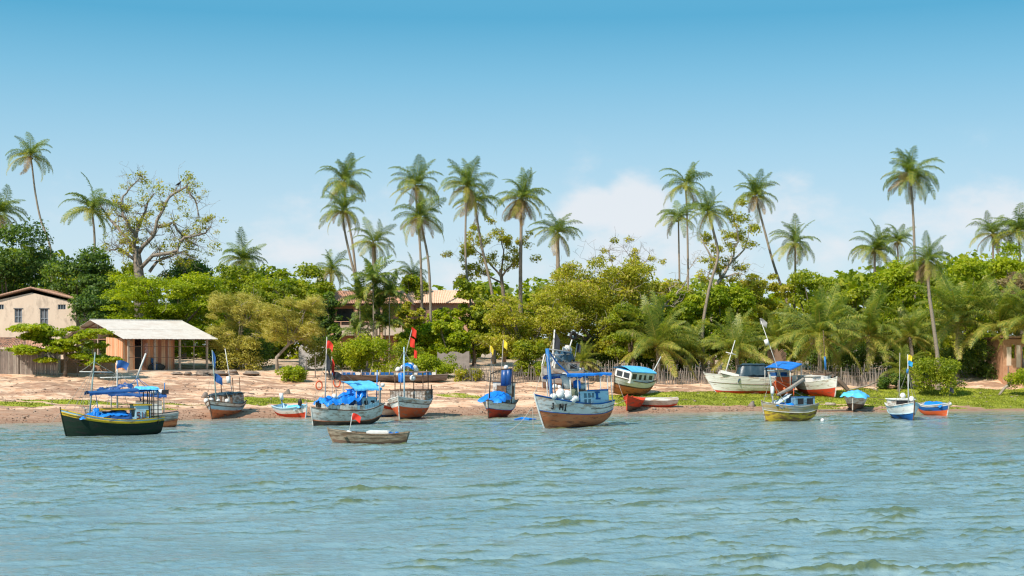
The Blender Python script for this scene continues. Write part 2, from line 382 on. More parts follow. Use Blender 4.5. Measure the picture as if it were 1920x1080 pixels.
# ------------------------------------------------------------------ water
def water():
    u = axis([(-3.0, -.62, .12), (-.62, -.43, .012), (-.43, .43, .00185), (.43, .62, .012), (.62, 3.01, .12)])
    D = [26.0]
    while D[-1] < 150: D.append(D[-1] * (1.0034 if D[-1] < 131 else 1.03))
    pre = [-3000, -600, -100, 0, 12, 20, 24]
    D = np.array(pre + D + [190, 420])
    UU, DD = np.meshgrid(u, D); X = UU * np.maximum(DD, 26); Y = DD * 1.0
    X = np.where(DD < 20, X * np.clip((20 - DD) / 3, 1, 40), X)
    rs = np.random.RandomState(4)
    dx = np.zeros_like(X); dy = np.zeros_like(X); z = np.zeros_like(X)
    ds = Y - shore(X); calm = np.clip(-ds / 8, .30, 1) ** .7
    # wind sea running towards the beach and to the right, short crests
    gust = (.75 + .35 * fbm(X, Y, .10, 31, 2)) * np.clip(np.exp(1.15 * fbm(X * .55, Y, .95, 33, 3)), 0, 1.75) * .85
    for (lam0, lam1, n, amp, spread) in [(2.6, 5.0, 8, .016, .6), (1.0, 2.4, 24, .0125, .9), (.5, 1.0, 34, .0078, 1.1), (.24, .5, 34, .0046, 1.4)]:
        cell = None
        for k in range(n):
            lam = math.exp(rs.uniform(math.log(lam0), math.log(lam1))); kk = 2 * math.pi / lam
            th = math.pi / 2 + .25 + rs.normal(0, spread * .6); ph = rs.uniform(0, 6.283)
            cx, cy = math.cos(th), math.sin(th)
            mod = 1 + .8 * np.sin((X * -cy + Y * cx) * kk * .23 + rs.uniform(0, 6.283)) * np.sin((X * cx + Y * cy) * kk * .11 + rs.uniform(0, 6.283))
            lod = 1 / (1 + (DD * .0026 / lam) ** 2 * 2)      # waves finer than the mesh fade into the surface relief
            a = amp * mod * calm * gust * lod * WAVE
            p = (X * cx + Y * cy) * kk + ph
            z += a * np.sin(p); q = .85
            dx += q * a * cx * np.cos(p); dy += q * a * cy * np.cos(p)
    off = (DD < 24) | (np.abs(UU) > .62) | (DD > 150)
    z = np.where(off, z * .3, z)
    V = np.stack([X + np.where(off, 0, dx), Y + np.where(off, 0, dy), z], -1)
    ny, nx = X.shape; ii = np.arange(ny * nx).reshape(ny, nx)
    Q = np.stack([ii[:-1, :-1], ii[:-1, 1:], ii[1:, 1:], ii[1:, :-1]], -1).reshape(-1, 4)
    me = mesh_np('sea_water', V, Q, smooth=True)
    a = me.attributes.new('shallow', 'FLOAT', 'POINT'); a.data.foreach_set('value', np.clip(1 + ds / 16, 0, 1).astype(np.float32).ravel())
    cr = (z / (np.std(z[(DD > 30) & (DD < 90)]) + 1e-6)) * (1 / np.clip(calm, .3, 1)) + .35 * fbm(X, Y, 2.6, 41, 3)
    a = me.attributes.new('crest', 'FLOAT', 'POINT'); a.data.foreach_set('value', np.clip((cr - .45) / 1.1, 0, 1).astype(np.float32).ravel())
    m = bpy.data.materials.new('murky_sea'); m.use_nodes = True; nt = m.node_tree; L = nt.links.new; b = nt.nodes['Principled BSDF']
    at = N(nt, 'ShaderNodeAttribute', attribute_name='shallow'); tc = N(nt, 'ShaderNodeTexCoord')
    n0 = N(nt, 'ShaderNodeTexNoise', i_Scale=.11, i_Detail=5.0); L(tc.outputs['Object'], n0.inputs['Vector'])
    body = ramp(nt, n0.outputs[0], [(.35, WBODY[0]), (.65, WBODY[1])])
    r = N(nt, 'ShaderNodeMix', data_type='RGBA'); ac = N(nt, 'ShaderNodeAttribute', attribute_name='crest'); cm = N(nt, 'ShaderNodeMix', data_type='RGBA')
    L(ac.outputs['Fac'], cm.inputs[0]); L(body.outputs[0], cm.inputs[6]); cm.inputs[7].default_value = WCREST      # crests painted olive by height, imitating light through thin silty water
    L(cm.outputs[2], r.inputs[6]); r.inputs[7].default_value = (.42, .34, .25, 1)
    pw = N(nt, 'ShaderNodeMath', operation='POWER', i_1=2.2); L(at.outputs['Fac'], pw.inputs[0]); L(pw.outputs[0], r.inputs[0])
    L(r.outputs[2], b.inputs['Base Color']); b.inputs['Roughness'].default_value = WROUGH; b.inputs['IOR'].default_value = WIOR
    mp = N(nt, 'ShaderNodeMapping'); mp.inputs['Scale'].default_value = (.75, 1, 1); L(tc.outputs['Object'], mp.inputs[0])
    n1 = N(nt, 'ShaderNodeTexNoise', i_Scale=3.2, i_Detail=8.0, i_Roughness=.6); L(mp.outputs[0], n1.inputs['Vector'])
    bp = N(nt, 'ShaderNodeBump', i_Strength=1.0, i_Distance=WBUMP); L(n1.outputs[0], bp.inputs['Height']); L(bp.outputs[0], b.inputs['Normal'])
    link('sea_water', me, m)['kind'] = 'structure'
WAVE = .80; WBODY = ((.17, .265, .29), (.225, .32, .335)); WCREST = (.105, .13, .042, 1); WIOR = 1.85; WBUMP = .09; WROUGH = .10
water()
# ------------------------------------------------------------------ foliage
LEAF = {
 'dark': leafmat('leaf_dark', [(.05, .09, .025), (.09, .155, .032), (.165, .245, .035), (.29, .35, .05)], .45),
 'mid': leafmat('leaf_mid', [(.115, .165, .018), (.225, .285, .02), (.37, .40, .03), (.52, .49, .055)], .5),
 'bright': leafmat('leaf_bright', [(.14, .20, .010), (.26, .33, .012), (.40, .45, .02), (.56, .54, .05)], .5),
 'olive': leafmat('leaf_olive', [(.22, .21, .04), (.38, .35, .06), (.52, .46, .10), (.64, .52, .18)], .42),
 'scrub': leafmat('leaf_scrub', [(.165, .17, .025), (.35, .36, .03), (.52, .48, .055), (.58, .40, .19)], .5),
 'brown': leafmat('leaf_brown', [(.17, .11, .07), (.28, .20, .10), (.38, .29, .14), (.30, .31, .06)], .42),
}
BARK = mat('bark_grey', (.26, .20, .15), (.13, .10, .075), 4, .9, .03)
BARKP = mat('bark_pale', (.42, .35, .28), (.24, .19, .14), 3, .9, .04)
BARKM = mat('bark_mid', (.33, .27, .22), (.17, .135, .105), 3, .9, .04)
PTRUNK = mat('palm_trunk', (.34, .27, .20), (.20, .155, .115), 5, .9, .03, stretch=(1, 1, 3))
def leaves_np(rs, lobes, n, leaf, aspect=.5, up=.5, rnd=.7, inner=.25, hang=None, lo=-.55):
    lobes = np.asarray(lobes, float); w = lobes[:, 3] * lobes[:, 5] + lobes[:, 3] ** 2; w /= w.sum()
    k = rs.choice(len(lobes), n, p=w); c = lobes[k, :3]; r = lobes[k, 3:6]
    d = rs.normal(0, 1, (n, 3)); d /= np.linalg.norm(d, axis=1)[:, None]
    d[:, 2] = np.where(d[:, 2] < lo, -d[:, 2] * .6, d[:, 2])
    bump = 1 + .16 * np.sin(d[:, 0] * 5 + k * 1.7) * np.sin(d[:, 1] * 6 + k) + .12 * np.sin(d[:, 2] * 9 + k * 2.3 + d[:, 0] * 4)
    rad = np.where(rs.uniform(0, 1, n) < inner, rs.uniform(.35, .85, n), rs.normal(.96, .09, n)) * bump
    p = c + d * r * rad[:, None]
    nn = d * .6 + np.array([0, 0, up]) + rs.normal(0, rnd, (n, 3)); nn /= np.linalg.norm(nn, axis=1)[:, None]
    a = rs.normal(0, 1, (n, 3)) if hang is None else rs.normal(0, .35, (n, 3)) + np.array(hang)
    u = a - nn * (a * nn).sum(1)[:, None]; u /= np.linalg.norm(u, axis=1)[:, None] + 1e-6
    v = np.cross(nn, u); s = (leaf * rs.uniform(.6, 1.35, n))[:, None]
    V = np.stack([p - u * s * .5, p + v * s * aspect * .5 + nn * s * .06, p + u * s * .5 - nn * s * .08, p - v * s * aspect * .5 + nn * s * .06], 1)
    lt = rs.uniform(-.22, .22, len(lobes))
    tone = np.clip(.45 + lt[k] + rs.normal(0, .19, n), 0, 1)
    return V, tone
def leaf_mesh(name, V, tone): 
    n = len(V); return mesh_np(name, V, quads=np.arange(n * 4).reshape(-1, 4), tone=tone)
def lobes_of(rs, c, r, nl, frac=.34, flat=.8, base=-.5, top=True):
    L = []
    for i in range(nl):
        while True:
            d = rs.normal(0, 1, 3); d /= np.linalg.norm(d)
            d = np.sign(d) * np.abs(d) ** .72
            if d[2] > base: break
        q = rs.uniform(.55, .86) if rs.uniform() < .8 else rs.uniform(.1, .5)
        f = frac * rs.uniform(.65, 1.3); m = min(r[0], r[2] * 1.6)
        L.append((c[0] + d[0] * r[0] * q, c[1] + d[1] * r[1] * q, c[2] + d[2] * r[2] * q, m * f, m * f * .95, m * f * flat))
    return L
KIND = {  # leaf size, aspect, lobes, lobe fraction, flatness, options
 'dense': dict(leaf=.36, asp=.55, nl=26, fr=.34, fl=.85, o={}),
 'broad': dict(leaf=.34, asp=.6, nl=34, fr=.25, fl=.8, o=dict(inner=.18, rnd=.6)),
 'umbrella': dict(leaf=.27, asp=.6, nl=110, fr=.19, fl=.55, o=dict(up=1.1, rnd=.5, lo=-.2)),
 'feather': dict(leaf=.5, asp=.11, nl=60, fr=.20, fl=.8, o=dict(hang=(.8, 0, -.6), inner=.35, rnd=.6)),
 'scrub': dict(leaf=.26, asp=.6, nl=60, fr=.19, fl=.7, o=dict(inner=.25, rnd=.9)),
 'bush': dict(leaf=.24, asp=.55, nl=30, fr=.28, fl=.8, o=dict(lo=-.9)),
}
def twigs(mb, rd, p, d, L, r, depth, bend=.35, up=.1, kids=3, tips=None, n=4):
    pts = [Vector(p)]; dd = Vector(d).normalized(); rs_ = [r]
    for i in range(4):
        dd = (dd + Vector((rd.gauss(0, bend), rd.gauss(0, bend), rd.gauss(0, bend) + up)) * .55).normalized()
        pts.append(pts[-1] + dd * L / 4); rs_.append(max(r * (1 - .19 * (i + 1)), .012))
    mb.tube(pts, rs_, n, False)
    if tips is not None: tips.append((pts[-1], L)); tips.append((pts[2], L))
    if depth > 0:
        for k in range(kids):
            i = rd.choice((1, 2, 3, 4)); q = Vector((rd.gauss(0, 1), rd.gauss(0, 1), rd.gauss(0, .8)))
            twigs(mb, rd, pts[i], dd * .7 + q * .75, L * rd.uniform(.5, .8), rs_[i] * .62, depth - 1, bend, up, kids, tips, n)
TI = [0]
def tree(label, px0, px1, yt, yb, D, kind='broad', col='mid', n=9000, group=None, cat='tree', name='broadleaf_tree', gap=0, tw=0, bark=None, depth=.8, trunk=True, seed=None, trunk_px=None):
    TI[0] += 1; sd = seed or TI[0] * 7 + 3; rs = np.random.RandomState(sd); rd = random.Random(sd)
    s = FPX / D; pc = (px0 + px1) / 2; yb = max(yb, min(yb + 30, 690)) if kind not in ('bush', 'feather') else yb; c = P(pc, (yt + yb) / 2, D); rx = (px1 - px0) / 2 / s; rz = (yb - yt) / 2 / s
    base = GAT(trunk_px or pc, D); K = KIND[kind]
    root = empty(name, label, cat, base, group=group)
    c = c - base; r = (rx * 1.0, rx * depth, rz * 1.02)
    n = int(n * (1.3 if kind != 'bush' else 1)); lob = lobes_of(rs, c, (r[0] * .98, r[1], r[2] * .98), int(K['nl'] * 1.35), K['fr'], K['fl'], base=-.95)
    V, t = leaves_np(rs, lob, n, K['leaf'] * (D / 160), K['asp'], **K['o'])
    if gap:
        q = V.mean(1); k = fbm(q[:, 0] + 3 * q[:, 2], q[:, 1] * .5 + q[:, 2] * 1.3, .9, sd, 3) > -.75 + gap; V, t = V[k], t[k]
    link('crown', leaf_mesh('crown', V, t), LEAF[col], root)
    if trunk:
        mb = MB(); tr = max(.12, min(.4, rx * .07)) * (.6 if kind == 'feather' else 1); top = Vector(c) - Vector((0, 0, rz * .55))
        if top.z < .6: top.z = .6
        pts = [Vector((0, 0, -.2)), Vector((rd.uniform(-.2, .2), 0, top.z * .4)), Vector((top.x * .7, rd.uniform(-.3, .3), top.z * .75)), top]
        mb.tube(pts, [tr * 1.35, tr, tr * .85, tr * .7], 7)
        for l in rd.sample(lob, min(len(lob), 9)):
            e = Vector(l[:3]); m = (top + e) / 2 + Vector((rd.uniform(-.4, .4), rd.uniform(-.4, .4), -.3))
            a = pts[rd.choice((2, 3, 3))]; mb.tube([a, m, e], [tr * .55, tr * .36, tr * .12], 5, False)
        link('trunk', mb.mesh('trunk', True), bark or BARK, root)
    if tw:
        mb = MB()
        for i in range(tw):
            l = rd.choice(lob); e = Vector(l[:3]); o = (e - Vector(c)).normalized()
            twigs(mb, rd, e - o * .3, o + Vector((0, -.5, .2)), l[3] * rd.uniform(1.0, 1.7), .045, 1, .4, .1, 3, n=3)
        link('twigs', mb.mesh('twigs'), BARKP, root)['kind'] = 'stuff'
    return root
def limbtree(label, D, trunk, limbs, leafc, col, n, lobs, group=None, name='bare_limbed_tree', bark=None, seed=1, tw=3, leaf=.3, tl=2.2):
    rd = random.Random(seed); rs = np.random.RandomState(seed); s = FPX / D
    base = GAT(trunk[0][0][0], D); root = empty(name, label, 'tree', base, group=group)
    def path(pts):
        return [P(px, py, D + dy) - base for (px, py, dy) in pts]
    bark = bark or BARKP
    p = path(trunk[0]); p[0] = Vector((0, 0, -.3)) if trunk[0][0][1] is None else p[0]
    mb = MB().tube([Vector((p[0].x, 0, -.3))] + p, [trunk[1] * 1.2] + [trunk[1] * (1 - .12 * i) for i in range(len(p))], 9)
    link('trunk', mb.mesh('trunk', True), bark, root)
    tips = []
    for pts, r in limbs:
        q = path(pts); m = len(q); mb = MB(); fine = []; rr = []
        for i in range(m - 1):
            for k in range(3):
                f = k / 3; fine.append(q[i].lerp(q[i + 1], f) + Vector((rd.gauss(0, .07), rd.gauss(0, .15), rd.gauss(0, .07))) * (1 if i + k else 0)); rr.append(r * (1 - .75 * (i + f) / (m - 1)))
        fine.append(q[-1]); rr.append(r * .2); mb.tube(fine, rr, 6)
        for k in range(tw * (m - 1)):
            i = rd.randrange(2, len(fine)); d = (fine[i] - fine[i - 1]).normalized()
            twigs(mb, rd, fine[i], d * .5 + Vector((rd.gauss(0, 1), rd.gauss(0, .8), rd.gauss(.15, 1))), rd.uniform(.5, 1) * tl, max(rr[i] * .4, .03), 2, .45, .05, 2, tips, 3)
        link('limb', mb.mesh('limb', True), bark, root)
    L = [(*(P(a, b, D + rd.uniform(-1, 1)) - base), w / s, w / s, h / s) for (a, b, w, h) in lobs]
    for (tp, l) in rd.sample(tips, min(len(tips), int(leafc))): L.append((*tp, .55, .55, .40))
    if L:
        V, t = leaves_np(rs, L, n, leaf, .5, inner=.5, lo=-1)
        link('crown', leaf_mesh('crown', V, t), LEAF[col], root)
    return root

# ------------------------------------------------------------------ palms
PALMM = leafmat('palm_leaf', [(.05, .095, .03), (.105, .165, .035), (.20, .26, .045), (.37, .37, .06), (.54, .45, .12), (.36, .24, .14)], .42, .42)
def frond_mesh(e0, arch, L, n, ll, w, tone, tv, seed, kink=.9, droop=.35):
    rs = np.random.RandomState(seed); V = []; T = []; tn = []
    m = 14; p = np.zeros(3); pts = [p.copy()]; tg = []
    for i in range(m):
        t = (i + .5) / m; a = e0 - arch * t ** 1.25; d = np.array([math.cos(a), 0, math.sin(a)]); tg.append(d); p = p + d * L / m; pts.append(p.copy())
    pts = np.array(pts); tg.append(tg[-1])
    # midrib
    for i in range(m):
        r0 = .045 * L / 4 * (1 - i / m) + .012; r1 = .045 * L / 4 * (1 - (i + 1) / m) + .012
        a, b = pts[i], pts[i + 1]; k = len(V)
        V += [a + [0, r0, 0], a - [0, r0, 0], b - [0, r1, 0], b + [0, r1, 0], a + [0, 0, -r0 * 1.3], b + [0, 0, -r1 * 1.3]]
        T += [(k, k + 1, k + 2), (k, k + 2, k + 3), (k, k + 4, k + 5), (k + 1, k + 5, k + 4)]; tn += [min(1, tone + .25)] * 4
    for i in range(n):
        t = .10 + .90 * (i + rs.uniform(-.3, .3)) / n; t = min(max(t, 0), .999); x = t * m; j = int(x); q = pts[j] * (1 - x + j) + pts[j + 1] * (x - j); d = tg[j]
        lt = ll * (math.sin(math.pi * (.16 + .80 * t)) ** .7) * rs.uniform(.85, 1.1)
        up = np.cross(d, [0, 1, 0]); up = -up if up[2] < 0 else up
        for sgn in (-1, 1):
            out = np.array([0, sgn, 0]) * 1.0 + d * (.45 + .5 * t) + up * rs.uniform(.0, .35); out /= np.linalg.norm(out)
            mid = q + out * lt * .5; o2 = out * .75 + np.array([0, 0, -kink]) * rs.uniform(.5, 1.3) * droop * 2; o2 /= np.linalg.norm(o2); tip = mid + o2 * lt * .5
            wv = d * w * .5; k = len(V)
            V += [q - wv * .6, q + wv * .6, mid + wv, mid - wv, tip]
            T += [(k, k + 1, k + 2), (k, k + 2, k + 3), (k + 3, k + 2, k + 4)]; tn += [min(1, max(0, tone + rs.normal(0, tv)))] * 3
    return mesh_np('frond', np.array(V), tris=np.array(T), tone=tn)
FR = {}
def fronds(key):
    if key in FR: return FR[key]
    kind, size = key; o = []
    L, n, ll, w = (3.9, 44, .92, .062) if size == 's' else (5.0, 58, 1.0, .062)
    if size == 'a': L, n, ll, w = 2.7, 26, .62, .09
    spec = {'up': (80, 45, .42, .12, .3), 'mid': (60, 95, .42, .12, .55), 'out': (36, 105, .40, .12, .75), 'low': (8, 88, .48, .14, .8), 'hang': (-18, 62, .62, .12, .7), 'dead': (-38, 48, .97, .05, .9), 'skirt': (-68, 18, 1.0, .04, 1.0)}[kind]
    for k in range(3):
        o.append(frond_mesh(R(spec[0]), R(spec[1] * (.72 if size == 'l' else 1) + (k - 1) * 14), L * (.92 + .08 * k) * (.8 if kind in ('dead', 'skirt') else 1), n, ll, w, spec[2] + (.04 if size == 'l' else -.09 if kind in ('up', 'mid', 'out') else 0), spec[3], 17 * k + len(kind), droop=spec[4]))
    FR[key] = o; return o
def palm(label, base, pts, D, crown=((5, 'up'), (7, 'mid'), (8, 'out'), (7, 'low'), (4, 'hang'), (3, 'dead')), size='s', sc=1.0, r=.17, group='tall coconut palms behind the beach', lean=.10, seed=1, name='coconut_palm', base_pt=None):
    """base: (px,py) of the lowest seen trunk point; pts: trunk polyline up to the crown's heart"""
    rd = random.Random(seed * 13 + 1); g = base_pt if base_pt is not None else GAT(base[0], D)
    root = empty(name, label, 'palm tree', g, group=group)
    q = [Vector((0, 0, -.2))] + [P(px, py, D) - g for px, py in ([base] if P(base[0], base[1], D).z > g.z + .5 else []) + list(pts)]
    # smooth the trunk line
    fine = []
    for i in range(len(q) - 1):
        a = q[max(i - 1, 0)]; b = q[i]; c = q[i + 1]; d = q[min(i + 2, len(q) - 1)]
        for k in range(6):
            t = k / 6; fine.append(.5 * ((2 * b) + (c - a) * t + (2 * a - 5 * b + 4 * c - d) * t * t + (3 * b - a - 3 * c + d) * t ** 3))
    fine.append(q[-1]); m = len(fine)
    rr = [r * 1.3 * (1.0 - .42 * i / (m - 1)) * (1 + .05 * (i % 2)) + (.14 * max(0, 1 - i / 3) if len(pts) else 0) for i in range(m)]
    link('trunk', MB().tube(fine, rr, 8).mesh('trunk', True), PTRUNK, root)
    h = fine[-1]; crown = [(max(1, c + rd.choice((-1, 0, 0, 1))), k) for c, k in crown]; sc *= rd.uniform(.93, 1.08); lean += rd.gauss(0, .07); ax = Matrix.Rotation(lean, 4, 'Y')
    az = rd.uniform(0, 6.28)
    for cnt, kind in crown:
        ms = fronds((kind, size))
        for i in range(cnt):
            az += 2.399 + rd.uniform(-.25, .25)
            M = Matrix.Translation(h + Vector((0, 0, rd.uniform(-.12, .12)))) @ ax @ Matrix.Rotation(az, 4, 'Z') @ Matrix.Rotation(rd.gauss(0, .20), 4, 'Y') @ Matrix.Rotation(rd.gauss(0, .3), 4, 'X') @ Matrix.Scale(sc * rd.uniform(.86, 1.1), 4)
            link('frond', rd.choice(ms), PALMM, root, M=M)
    if size != 'a':      # nuts and sheaths under the leaves
        mb = MB()
        for i in range(7):
            a = rd.uniform(0, 6.28); mb.blob(h + Vector((math.cos(a) * .26, math.sin(a) * .26, -.22 - rd.uniform(0, .25))), (.13, .13, .16), 6, 4)
        link('coconut_cluster', mb.mesh('coconut_cluster', True), mat('coconut_husk', (.30, .22, .08), (.16, .17, .04), 3, .7), root)['kind'] = 'stuff'
    return root
C_FULL = ((4, 'up'), (6, 'mid'), (6, 'out'), (6, 'low'), (4, 'hang'), (3, 'dead'))
C_THIN = ((3, 'up'), (5, 'mid'), (6, 'out'), (5, 'low'), (3, 'hang'), (2, 'dead'))
C_SKIRT = ((6, 'up'), (8, 'mid'), (7, 'out'), (6, 'low'), (5, 'hang'), (6, 'dead'), (7, 'skirt'))
C_YOUNG = ((5, 'up'), (8, 'mid'), (9, 'out'), (8, 'low'), (4, 'hang'))
tp = [
 ('tall thin palm with swaying trunk alone in the sky at the far left', (97, 500), [(92, 455), (76, 410), (66, 360), (60, 310), (57, 292)], 198, C_THIN, 1.02, .13),
 ('palm cut by the left edge above the dark trees', (-6, 520), [(-4, 450), (-2, 400)], 180, C_FULL, 1.0, .15),
 ('wind bent palm in front of the big bare limbed tree', (172, 560), [(177, 500), (177, 440), (172, 393)], 176, ((4, 'up'), (7, 'mid'), (5, 'out'), (6, 'low'), (4, 'hang')), 1.15, .15),
 ('dark young palm crown sunk in the dark trees left of the house roof', (60, 600), [(58, 540), (56, 500)], 181, C_YOUNG, 1.05, .16),
 ('upper palm of the leftmost crossing pair, highest crown of the central row', (668, 560), [(667, 515), (660, 450), (650, 400), (645, 342)], 176, C_FULL, 1.0, .15),
 ('lower palm of the leftmost crossing pair, with hanging brown fronds', (672, 560), [(666, 520), (654, 470), (645, 425), (643, 395)], 170, C_FULL, .95, .15),
 ('short stout palm with yellow tipped fronds beside the leftmost pair', (703, 560), [(702, 500), (700, 455)], 168, C_THIN, .86, .30),
 ('upper palm of the second pair, rising behind the lower crown', (792, 655), [(791, 560), (788, 470), (782, 400), (779, 348)], 172, C_FULL, 1.04, .15),
 ('lower palm of the second pair, long straight trunk with fanned crown', (808, 655), [(807, 560), (803, 490), (794, 440), (787, 408)], 163, C_FULL, 1.02, .15),
 ('left palm of the third pair, thin trunk curving down to the green bushes', (889, 625), [(884, 580), (874, 500), (873, 420), (876, 350)], 169, C_FULL, 1.0, .14),
 ('right palm of the third pair, trunk leaning left into its crown', (926, 590), [(921, 540), (905, 470), (896, 420), (890, 378)], 174, C_FULL, 1.0, .16),
 ('shaggy palm with a thick skirt of dead brown fronds above the scrub dome', (976, 560), [(976, 500), (977, 440), (977, 372)], 178, C_SKIRT, 1.05, .22),
 ('low dark palm crown looking over the top of the scrub dome', (1046, 540), [(1046, 480), (1045, 437)], 176, C_THIN, 1.0, .25),
 ('highest palm of the right centre trio, crown at its top left', (1290, 600), [(1290, 500), (1288, 400), (1285, 346)], 184, C_THIN, 1.05, .13),
 ('middle palm of the right centre trio on a thin upright trunk', (1274, 600), [(1274, 530), (1273, 470), (1272, 408)], 178, C_THIN, .9, .12),
 ('palm of the right centre trio with long sinuous trunk reaching the beach', (1318, 662), [(1318, 610), (1330, 540), (1346, 480), (1338, 435), (1328, 398)], 158, C_FULL, .9, .16),
 ('palm with strongly leaning trunk right of the sinuous one', (1484, 600), [(1478, 572), (1452, 500), (1433, 430), (1416, 366)], 172, C_FULL, .92, .15),
 ('medium palm with pale dry lower fronds, its thin trunk straight', (1489, 640), [(1489, 580), (1491, 510), (1491, 455)], 165, C_FULL, .84, .14),
 ('tallest palm of the right side, crown high against the sky', (1716, 560), [(1715, 480), (1712, 400), (1707, 330)], 170, ((5, 'up'), (7, 'mid'), (9, 'out'), (8, 'low'), (5, 'hang'), (4, 'dead')), 1.18, .15),
 ('front palm with brown hanging skirt and long trunk down to the turf', (1759, 690), [(1757, 660), (1749, 600), (1741, 540), (1740, 488)], 147, C_SKIRT, .86, .19),
 ('grey green palm behind the trees left of the tallest right palm', (1640, 560), [(1640, 500), (1640, 468)], 184, C_YOUNG, 1.0, .16),
 ('thin crowned palm standing above the grey green one', (1684, 560), [(1684, 490), (1682, 452)], 190, C_THIN, .8, .12),
 ('palm showing over the trees near the right edge', (1862, 560), [(1862, 480), (1862, 438)], 182, C_THIN, 1.0, .14),
 ('palm half cut by the right edge of the view', (1912, 560), [(1912, 480), (1910, 434)], 178, C_YOUNG, 1.05, .15),
 ('low feathery palm crown rising over the trees left of centre', (455, 560), [(455, 520), (455, 488)], 180, C_YOUNG, .95, .18),
 ('small distant palm between the feathery trees and the tiled roof', (618, 560), [(620, 530), (621, 506)], 190, C_THIN, .85, .14),
 ('small dark palm behind the trunks of the second pair', (770, 590), [(770, 540), (771, 515)], 186, C_THIN, .8, .14),
]
for i, (lb, b, pts, D, cr, sc, r) in enumerate(tp): palm(lb, b, pts, D, cr, 's', sc, r, seed=i + 3, lean=.16)
lowp = [
 ('big low coconut palm whose fronds arch over the blue roofed boat', (1236, 700), [(1234, 672), (1232, 648)], 151, 1.0, 1),
 ('low coconut palm between the leaning fence and the white beached boat', (1384, 700), [(1382, 680), (1380, 658)], 152, .88, 2),
 ('low coconut palm with yellow drooping fronds behind the blue canopy', (1538, 700), [(1537, 665), (1536, 632)], 149, .98, 3),
 ('low coconut palm right of the yellow fronded one, darker', (1628, 700), [(1628, 660), (1628, 628)], 153, .95, 4),
 ('slim low coconut palm behind the yellow and blue pennants', (1712, 700), [(1710, 665), (1706, 632)], 152, .80, 5),
 ('large low coconut palm with deep arching fronds behind the skirted palm', (1794, 700), [(1795, 650), (1796, 604)], 155, 1.15, 6),
 ('dark low coconut palm at the right in front of the brick hut', (1880, 700), [(1878, 650), (1876, 608)], 153, 1.0, 7),
 ('small bright young palm above the cabin of the cluttered beached boat', (1092, 700), [(1092, 690), (1092, 678)], 148, .42, 8),
 ('small sunlit young palm by the foot of the stick fence', (1694, 712), [(1694, 704), (1694, 694)], 147, .55, 9),
 ('low coconut palm in deep shade left of the sinuous trunk', (1295, 700), [(1295, 680), (1296, 662)], 156, .8, 10),
 ('low coconut palm between the trees at the far right edge', (1945, 700), [(1945, 650), (1945, 610)], 150, 1.0, 11),
 ('low dark coconut palm behind the fence between two brighter ones', (1455, 700), [(1455, 660), (1456, 640)], 158, .8, 12),
]
for lb, b, pts, D, sc, sd in lowp:
    palm(lb, b, pts, D, ((7, 'up'), (9, 'mid'), (9, 'out'), (8, 'low'), (4, 'hang')), 'l', sc * 1.12, .22, 'low coconut palms along the stick fence', .06, sd + 40)
# clumping palm in front of the tiled house
for k, (hx, hy, s_) in enumerate([(700, 528, 1.0), (675, 560, .95), (730, 552, .95), (690, 600, .9), (722, 612, .9), (712, 575, .95), (668, 625, .85)]):
    palm(['tallest leafy stem', 'left upper leafy stem', 'right upper leafy stem', 'left middle leafy stem', 'right lower leafy stem', 'central leafy stem', 'lowest left leafy stem'][k] + ' of the clumping palm before the tiled house', (hx - 2, 690), [(hx, 650), (hx, hy)], 154 + k * .5, ((6, 'up'), (7, 'mid'), (6, 'out'), (3, 'low')), 'a', s_ * 1.12, .07, 'stems of the clumping palm before the tiled house', .05, 70 + k, 'clumping_palm')

# ------------------------------------------------------------------ trees
B1 = 'dark trees behind the left house'; 
T = tree
T('huge dark tree filling the left edge behind the beige house', -70, 112, 418, 640, 178, 'dense', 'dark', 15000, B1)
T('dark rounded tree over the right half of the beige house roof', 70, 218, 470, 640, 174, 'dense', 'dark', 12000, B1)
T('lowest dark tree squeezed between the beige house and the hut', 125, 235, 535, 660, 167, 'dense', 'dark', 8000, B1)
T('mid green tree under the big bare limbed tree', 178, 275, 480, 620, 188, 'dense', 'mid', 7000)
T('second mid green tree right of the bare limbed trunk', 290, 400, 478, 600, 192, 'dense', 'dark', 6000)
T('wide umbrella shaped bright green tree behind the hut roof', 176, 442, 500, 690, 160, 'umbrella', 'bright', 38000, name='umbrella_tree', depth=.7, tw=14)
T('olive green tree behind the umbrella tree, under the low palm crown', 378, 530, 486, 620, 176, 'broad', 'mid', 10000, gap=.15, tw=10)
T('green tree with ragged top left of the tiled house', 500, 640, 486, 640, 170, 'broad', 'mid', 11000, gap=.2, tw=8)
T('feathery yellow green tree right of the hut with drooping leaves', 375, 510, 540, 672, 152, 'feather', 'olive', 15000, gap=.22, name='feathery_tree', tw=14, bark=BARKP, trunk_px=450)
T('feathery yellow green tree standing on a forked pale trunk', 475, 622, 545, 655, 149, 'feather', 'olive', 15000, gap=.22, name='feathery_tree', tw=16, bark=BARKP, trunk_px=520)
T('dark green tree beside the balcony of the tiled house', 582, 642, 530, 640, 163, 'dense', 'dark', 5000)
T('grey green tree right of the tiled house roof', 742, 806, 512, 640, 178, 'dense', 'mid', 5000)
T('small green tree in front of the pale roof beyond the palms', 800, 884, 592, 680, 157, 'broad', 'bright', 6500)
T('dark green tree between the third pair of palm trunks', 842, 936, 505, 660, 167, 'broad', 'mid', 9000)
T('bright green tree before the pale roof house', 792, 872, 566, 660, 165, 'broad', 'bright', 7000)
T('dusty green tree against the balcony of the tiled house', 735, 800, 560, 660, 162, 'broad', 'scrub', 6000)
T('vivid green shrub tree at the feet of the second pair of palms', 745, 835, 600, 690, 160, 'broad', 'bright', 6500)
T('broad scrubby dome tree with dry brown twigs, the largest of the centre', 985, 1236, 462, 668, 157, 'scrub', 'scrub', 34000, tw=75, name='scrub_tree', depth=.65)
